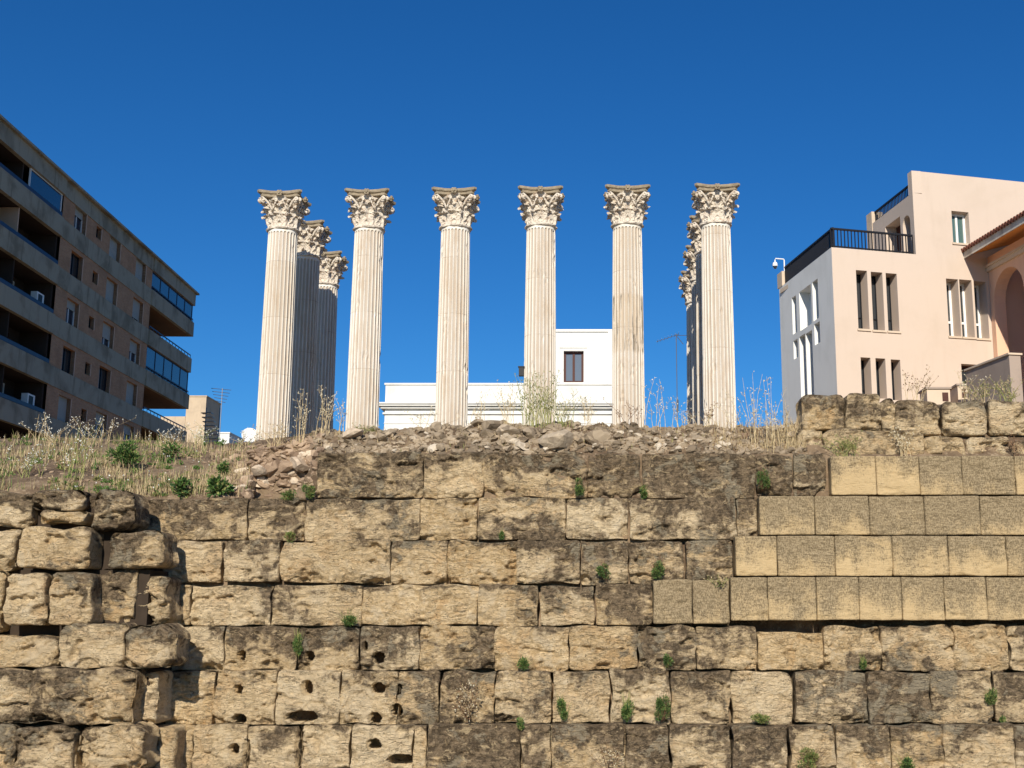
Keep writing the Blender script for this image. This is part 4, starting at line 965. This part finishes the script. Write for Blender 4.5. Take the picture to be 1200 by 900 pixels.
GL = [(706,678,17,19,3,'dkgreen','round dark green plant, the smaller one of two standing side by side on the wall'),
 (771,678,20,23,3,'dkgreen','round dark green plant, the bigger one of two standing side by side on the wall'),
 (410,733,24,17,4,'green','bright green grassy tuft on the ledge left of the long golden block'),
 (349,772,11,28,4,'green','narrow green plant climbing a vertical joint among the square holes'),
 (615,784,17,15,4,'green','small green plant on the golden block below the fifth joint'),
 (782,784,12,16,4,'dkgreen','small dark plant at the foot of a brown block above the pair of conical plants'),
 (660,846,15,26,5,'green','upright thin green plant at the left of the two conical plants'),
 (735,847,16,30,5,'green','conical green plant, the left and narrower of the pair near the bottom centre'),
 (776,847,21,30,5,'dkgreen','conical green plant, the right and wider of the pair near the bottom centre'),
 (610,857,9,14,6,'green','tiny green sprig on the lowest ledge at the end of the dark block'),
 (1011,783,9,14,4,'green','tiny green sprig under the restored courses in a cracked block'),
 (1161,828,16,18,5,'green','green plant sprouting from a dark hole near the right edge'),
 (1175,847,7,8,5,'green','very small green sprig below the dark hole plant at the right edge'),
 (893,848,30,12,5,'ygreen','low yellow green grass on the ledge of the golden recessed block'),
 (950,900,34,20,6,'ygreen','yellow green bush at the bottom edge beneath the long dark block'),
 (1062,902,24,16,6,'green','green plant at the bottom edge near the right dark cracks'),
 (680,581,17,20,0,'dkgreen','small dark plant in the joint under the top brown course, below the white house'),
 (754,583,10,14,0,'green','green sprig in the black gap of the top brown course'),
 (894,576,18,26,0,'dkgreen','dark hanging plant in the gap at the right end of the top brown course'),
 (340,636,13,12,1,'ygreen','yellow green sprout under the broken block left of the long golden block'),
 (588,632,7,12,1,'green','tiny sprig on the joint above the roughest golden block'),
 (362,585,17,17,0,'green','bright green plant at the left foot of the top brown course'),
 (338,588,18,13,0,'green','low green clump in the dark hollow beneath the red stones')]
for x, y, w_, h_, c_, m_, l_ in GL: bush(x, y, Yc[c_]-.02, w_, h_, m_, l_)
bush(548, 845, Yc[5]-.03, 46, 44, 'straw', 'wide dry straw coloured shrub with reddish base on the ledge', n=420, name='dry_shrub', group='dry shrubs on the wall', lf=.03)
bush(712, 905, Yc[6]-.03, 40, 30, 'straw', 'dry shrub with yellow flowers at the bottom edge of the photo', n=260, name='dry_shrub', group='dry shrubs on the wall', lf=.025)
def gplace(px, py, w_, h_, m_, l_, n=None, lf=.05):
    p = on_terrain(px, py)
    if p: bush(px, py, p.y, w_, h_, m_, l_, n=n, name='slope_shrub', group='leafy shrubs on the left slope', lf=lf)
gplace(150, 548, 52, 34, 'green', 'wide feathery green shrub in the middle of the left slope', 900)
gplace(200, 540, 34, 20, 'green', 'small green shrub right of the wide feathery one on the left slope', 300)
gplace(213, 583, 20, 22, 'dkgreen', 'dark broad leaved plant at the foot of the left slope', 260, .07)
gplace(258, 583, 32, 22, 'green', 'bright broad leaved plant beside the red stones on the left slope', 320, .07)
gplace(262, 562, 16, 22, 'green', 'upright green plant above the bright broad leaved one', 200)
def weed(px, py, Y, hpx, wpx, n, stem, head, label, group='dry weeds along the wall crest', dens=9, hs_=.015, thick=.0042, name='weed'):
    s = Y/F; b0 = at(px, py, Y); o = Vector((b0.x, Y, b0.z-.05)); t = empty(name, o, label, 'weed', group)
    a, c = MB(), MB()
    for k in range(n):
        r0 = o+Vector((pr.gauss(0,.3)*wpx*s*.5, pr.uniform(-.05,.08), 0)); H = hpx*s*pr.uniform(.45,1.05); lean = pr.gauss(0,.35)*wpx*s
        pts = [r0+Vector((lean*q*q, pr.uniform(-.02,.02), H*q))+Vector((pr.gauss(0,.006),0,0)) for q in (0,.25,.5,.75,1)]
        a.tube(pts, [thick,thick*.9,thick*.8,thick*.6,thick*.4], 3, cap=False)
        for q in range(dens):
            u = pr.uniform(.45,1.0); i = min(3, int(u*4)); p = pts[i].lerp(pts[i+1], u*4-i if i < 4 else 1)
            br = Vector((pr.gauss(0,.03), pr.gauss(0,.02), pr.uniform(0,.05))); tip = p+br
            a.tube([p, tip], thick*.35, 3, cap=False)
            for _ in range(2): leafq(c, tip, rv()+Vector((0,0,1)), hs_*pr.uniform(1,2), hs_*.45)
    a.build('stems', M[stem], t); c.build('seed_heads', M[head], t)
W = [(597,503,62,26,10,'straw','pale','tall pale dry weed just left of the fourth column'),(622,500,70,40,26,'ygreen','ygreen','thick yellow green weed clump before the foot of the fourth column'),
 (640,500,76,34,20,'ygreen','ygreen','tallest flowering weed right before the fourth column'),(660,500,46,40,22,'ygreen','pale','bushy weed under the brown window of the white house'),
 (688,500,40,30,8,'straw','pale','pale thin weed left of the fifth column'),(735,500,42,26,6,'brownw','brownw','dark brown weed before the foot of the fifth column'),
 (380,512,78,34,11,'straw','pale','tall curved dry weed before the farther shaded left column'),(352,520,74,22,8,'straw','pale','dry weed between the left end column and its shaded neighbour'),
 (322,524,36,40,12,'straw','straw','low straw weed at the foot of the left end column'),(400,508,60,20,5,'straw','pale','thin weed just right of the farther shaded left column'),
 (560,502,46,40,7,'straw','pale','sparse pale weed between third and fourth column'),(500,504,30,40,6,'straw','pale','short sparse weed before the third column'),
 (431,508,14,22,12,'ygreen','ygreen','short yellow green tuft at the foot of the second column'),
 (770,503,70,46,7,'straw','pale','wispy pale grass before the sky left of the sixth column'),(800,503,40,30,7,'straw','pale','short pale weed at the foot of the right end columns'),
 (826,503,36,30,7,'straw','brownw','thin brown weed before the shaded right columns'),(862,506,52,30,7,'straw','pale','thin pale weed just right of the sixth column'),
 (884,530,96,22,9,'straw','pale','tallest pale grass standing before the sky right of the sixth column'),(905,528,90,26,9,'straw','pale','tall pale grass nearest the grey shaded house wall'),
 (920,530,66,26,9,'straw','straw','straw grass at the left end of the loose blocks'),]
for x, y, h_, w_, n_, s_, hd_, l_ in W:
    p = on_terrain(x, min(y, 529)); Yw_ = p.y if p else 15.9
    weed(x, y, Yw_, h_, w_, n_, s_, hd_, l_)
for x, y, Y_, h_, w_, n_, s_, hd_, l_ in [(990,534,15.2,30,44,16,'ygreen','ygreen','green yellow weed before the left half of the longest slab'),(1062,534,15.2,46,30,10,'straw','pale','thin pale weed before the right end of the longest slab'),
  (1075,472,15.9,50,46,10,'straw','brownw','sparse brown weed rising behind the topmost row at the slit windows'),(1150,474,15.9,34,40,18,'straw','ygreen','dense dry weed behind the topmost row below the stair wall'),
  (1182,474,15.9,38,44,18,'ygreen','straw','dense green weed behind the golden edge block'),(1130,474,15.9,44,30,8,'straw','pale','thin dry weed left of the dense weeds on the topmost row'),(1192,534,15.2,30,20,6,'brownw','brownw','small brown weed at the right edge before the second row'),
  (842,683,14.9,12,20,6,'ygreen','straw','tiny weed on the ledge beside the restored courses')]:
    weed(x, y, Y_, h_, w_, n_, s_, hd_, l_, 'weeds around the loose blocks')
for i, (x, y, h_, w_, n_, l_) in enumerate([(60,524,46,70,16,'white flowered weed clump at the left before the balconies'),(88,560,80,50,12,'tall leaning white flowered weed lowest on the slope'),(112,520,34,50,12,'white flowered weed before the brick wall of the apartment block'),
   (25,560,50,60,14,'yellow green weed clump at the left edge of the slope'),(190,522,30,50,12,'short weed clump below the far balconies'),(233,520,28,36,12,'pale weed clump below the tan rooftop house'),(290,522,22,40,12,'pale grass tuft left of the first column foot')]):
    p = on_terrain(x, y); weed(x, y, p.y if p else 19.8, h_, w_, n_, ('straw','ygreen')[i % 2], 'whitef', l_, 'flowering weeds on the left slope', dens=7, hs_=.014)
# ground cover
def grass(name, label, n, box, mats, hr, seed):
    g = random.Random(seed); mb = MB()
    for i in range(n):
        px, py = g.uniform(box[0], box[1]), g.uniform(box[2], box[3]); p = on_terrain(px, py)
        if not p: continue
        dn = noise.noise(Vector((p.x*1.3, p.y*1.3, seed)))
        if dn < (g.uniform(-.32, .38) if seed == 3 else g.uniform(-.5, .25)): continue
        mi = 0 if g.random() < .5+dn else g.randrange(len(mats))
        H = g.uniform(*hr); a = g.uniform(0, 6.28); l = Vector((math.cos(a), math.sin(a), 0))*H*g.uniform(.1,.6); s = Vector((math.cos(a+1.5), math.sin(a+1.5), 0))*.004
        mb.add([p-s, p+s, p+s*.7+l*.4+Vector((0,0,H*.6)), p-s*.7+l*.4+Vector((0,0,H*.6)), p+l+Vector((0,0,H))], [(0,1,2,3),(3,2,4)], mi)
    tag(mb.build(name, [M[m] for m in mats]), label, 'grass', kind='stuff')
grass('dry_grass', 'dry yellow and green grass covering the left slope', 12000, (-60, 300, 506, 584), ['straw','ygreen','ygreen','green','green','brownw'], (.05,.20), 3)
g = random.Random(9); mb = MB()
for i in range(420):
    px, py = g.uniform(-40, 285), g.uniform(508, 584); p = on_terrain(px, py)
    if not p: continue
    gm = g.choice((0, 0, 1, 2)); R_ = g.uniform(.03, .09)
    if noise.noise(Vector((p.x, p.y*2, 4))) < -.12: continue
    for k in range(26):
        d = Vector((g.gauss(0,1), g.gauss(0,1), abs(g.gauss(0,1)))).normalized(); leafq(mb, p+d*R_*g.random(), d+Vector((0,0,.4)), g.uniform(.025,.05), .01, gm)
    if g.random() < .2:
        for k in range(3): leafq(mb, p+Vector((g.gauss(0,.05), g.gauss(0,.05), R_+g.uniform(0,.08))), Vector((g.gauss(0,1), g.gauss(0,1), .3)), .022, .012, 3)
tag(mb.build('ground_cover', [M['green'], M['ygreen'], M['straw'], M['whitef']]), 'low mixed green weeds with tiny white flowers spread over the left slope', 'ground cover', kind='stuff')
grass('dry_grass', 'brown dry grass at the right end of the rubble crest', 2200, (835, 945, 500, 531), ['straw','brownw','straw'], (.05,.2), 4)
grass('dry_grass', 'sparse straw along the rubble crest', 1800, (300, 840, 498, 531), ['straw','ygreen','brownw'], (.03,.1), 6)
for o in scene.collection.objects:
    if o.parent is None and o.type == 'EMPTY' and 'label' not in o: print('unlabelled', o.name)
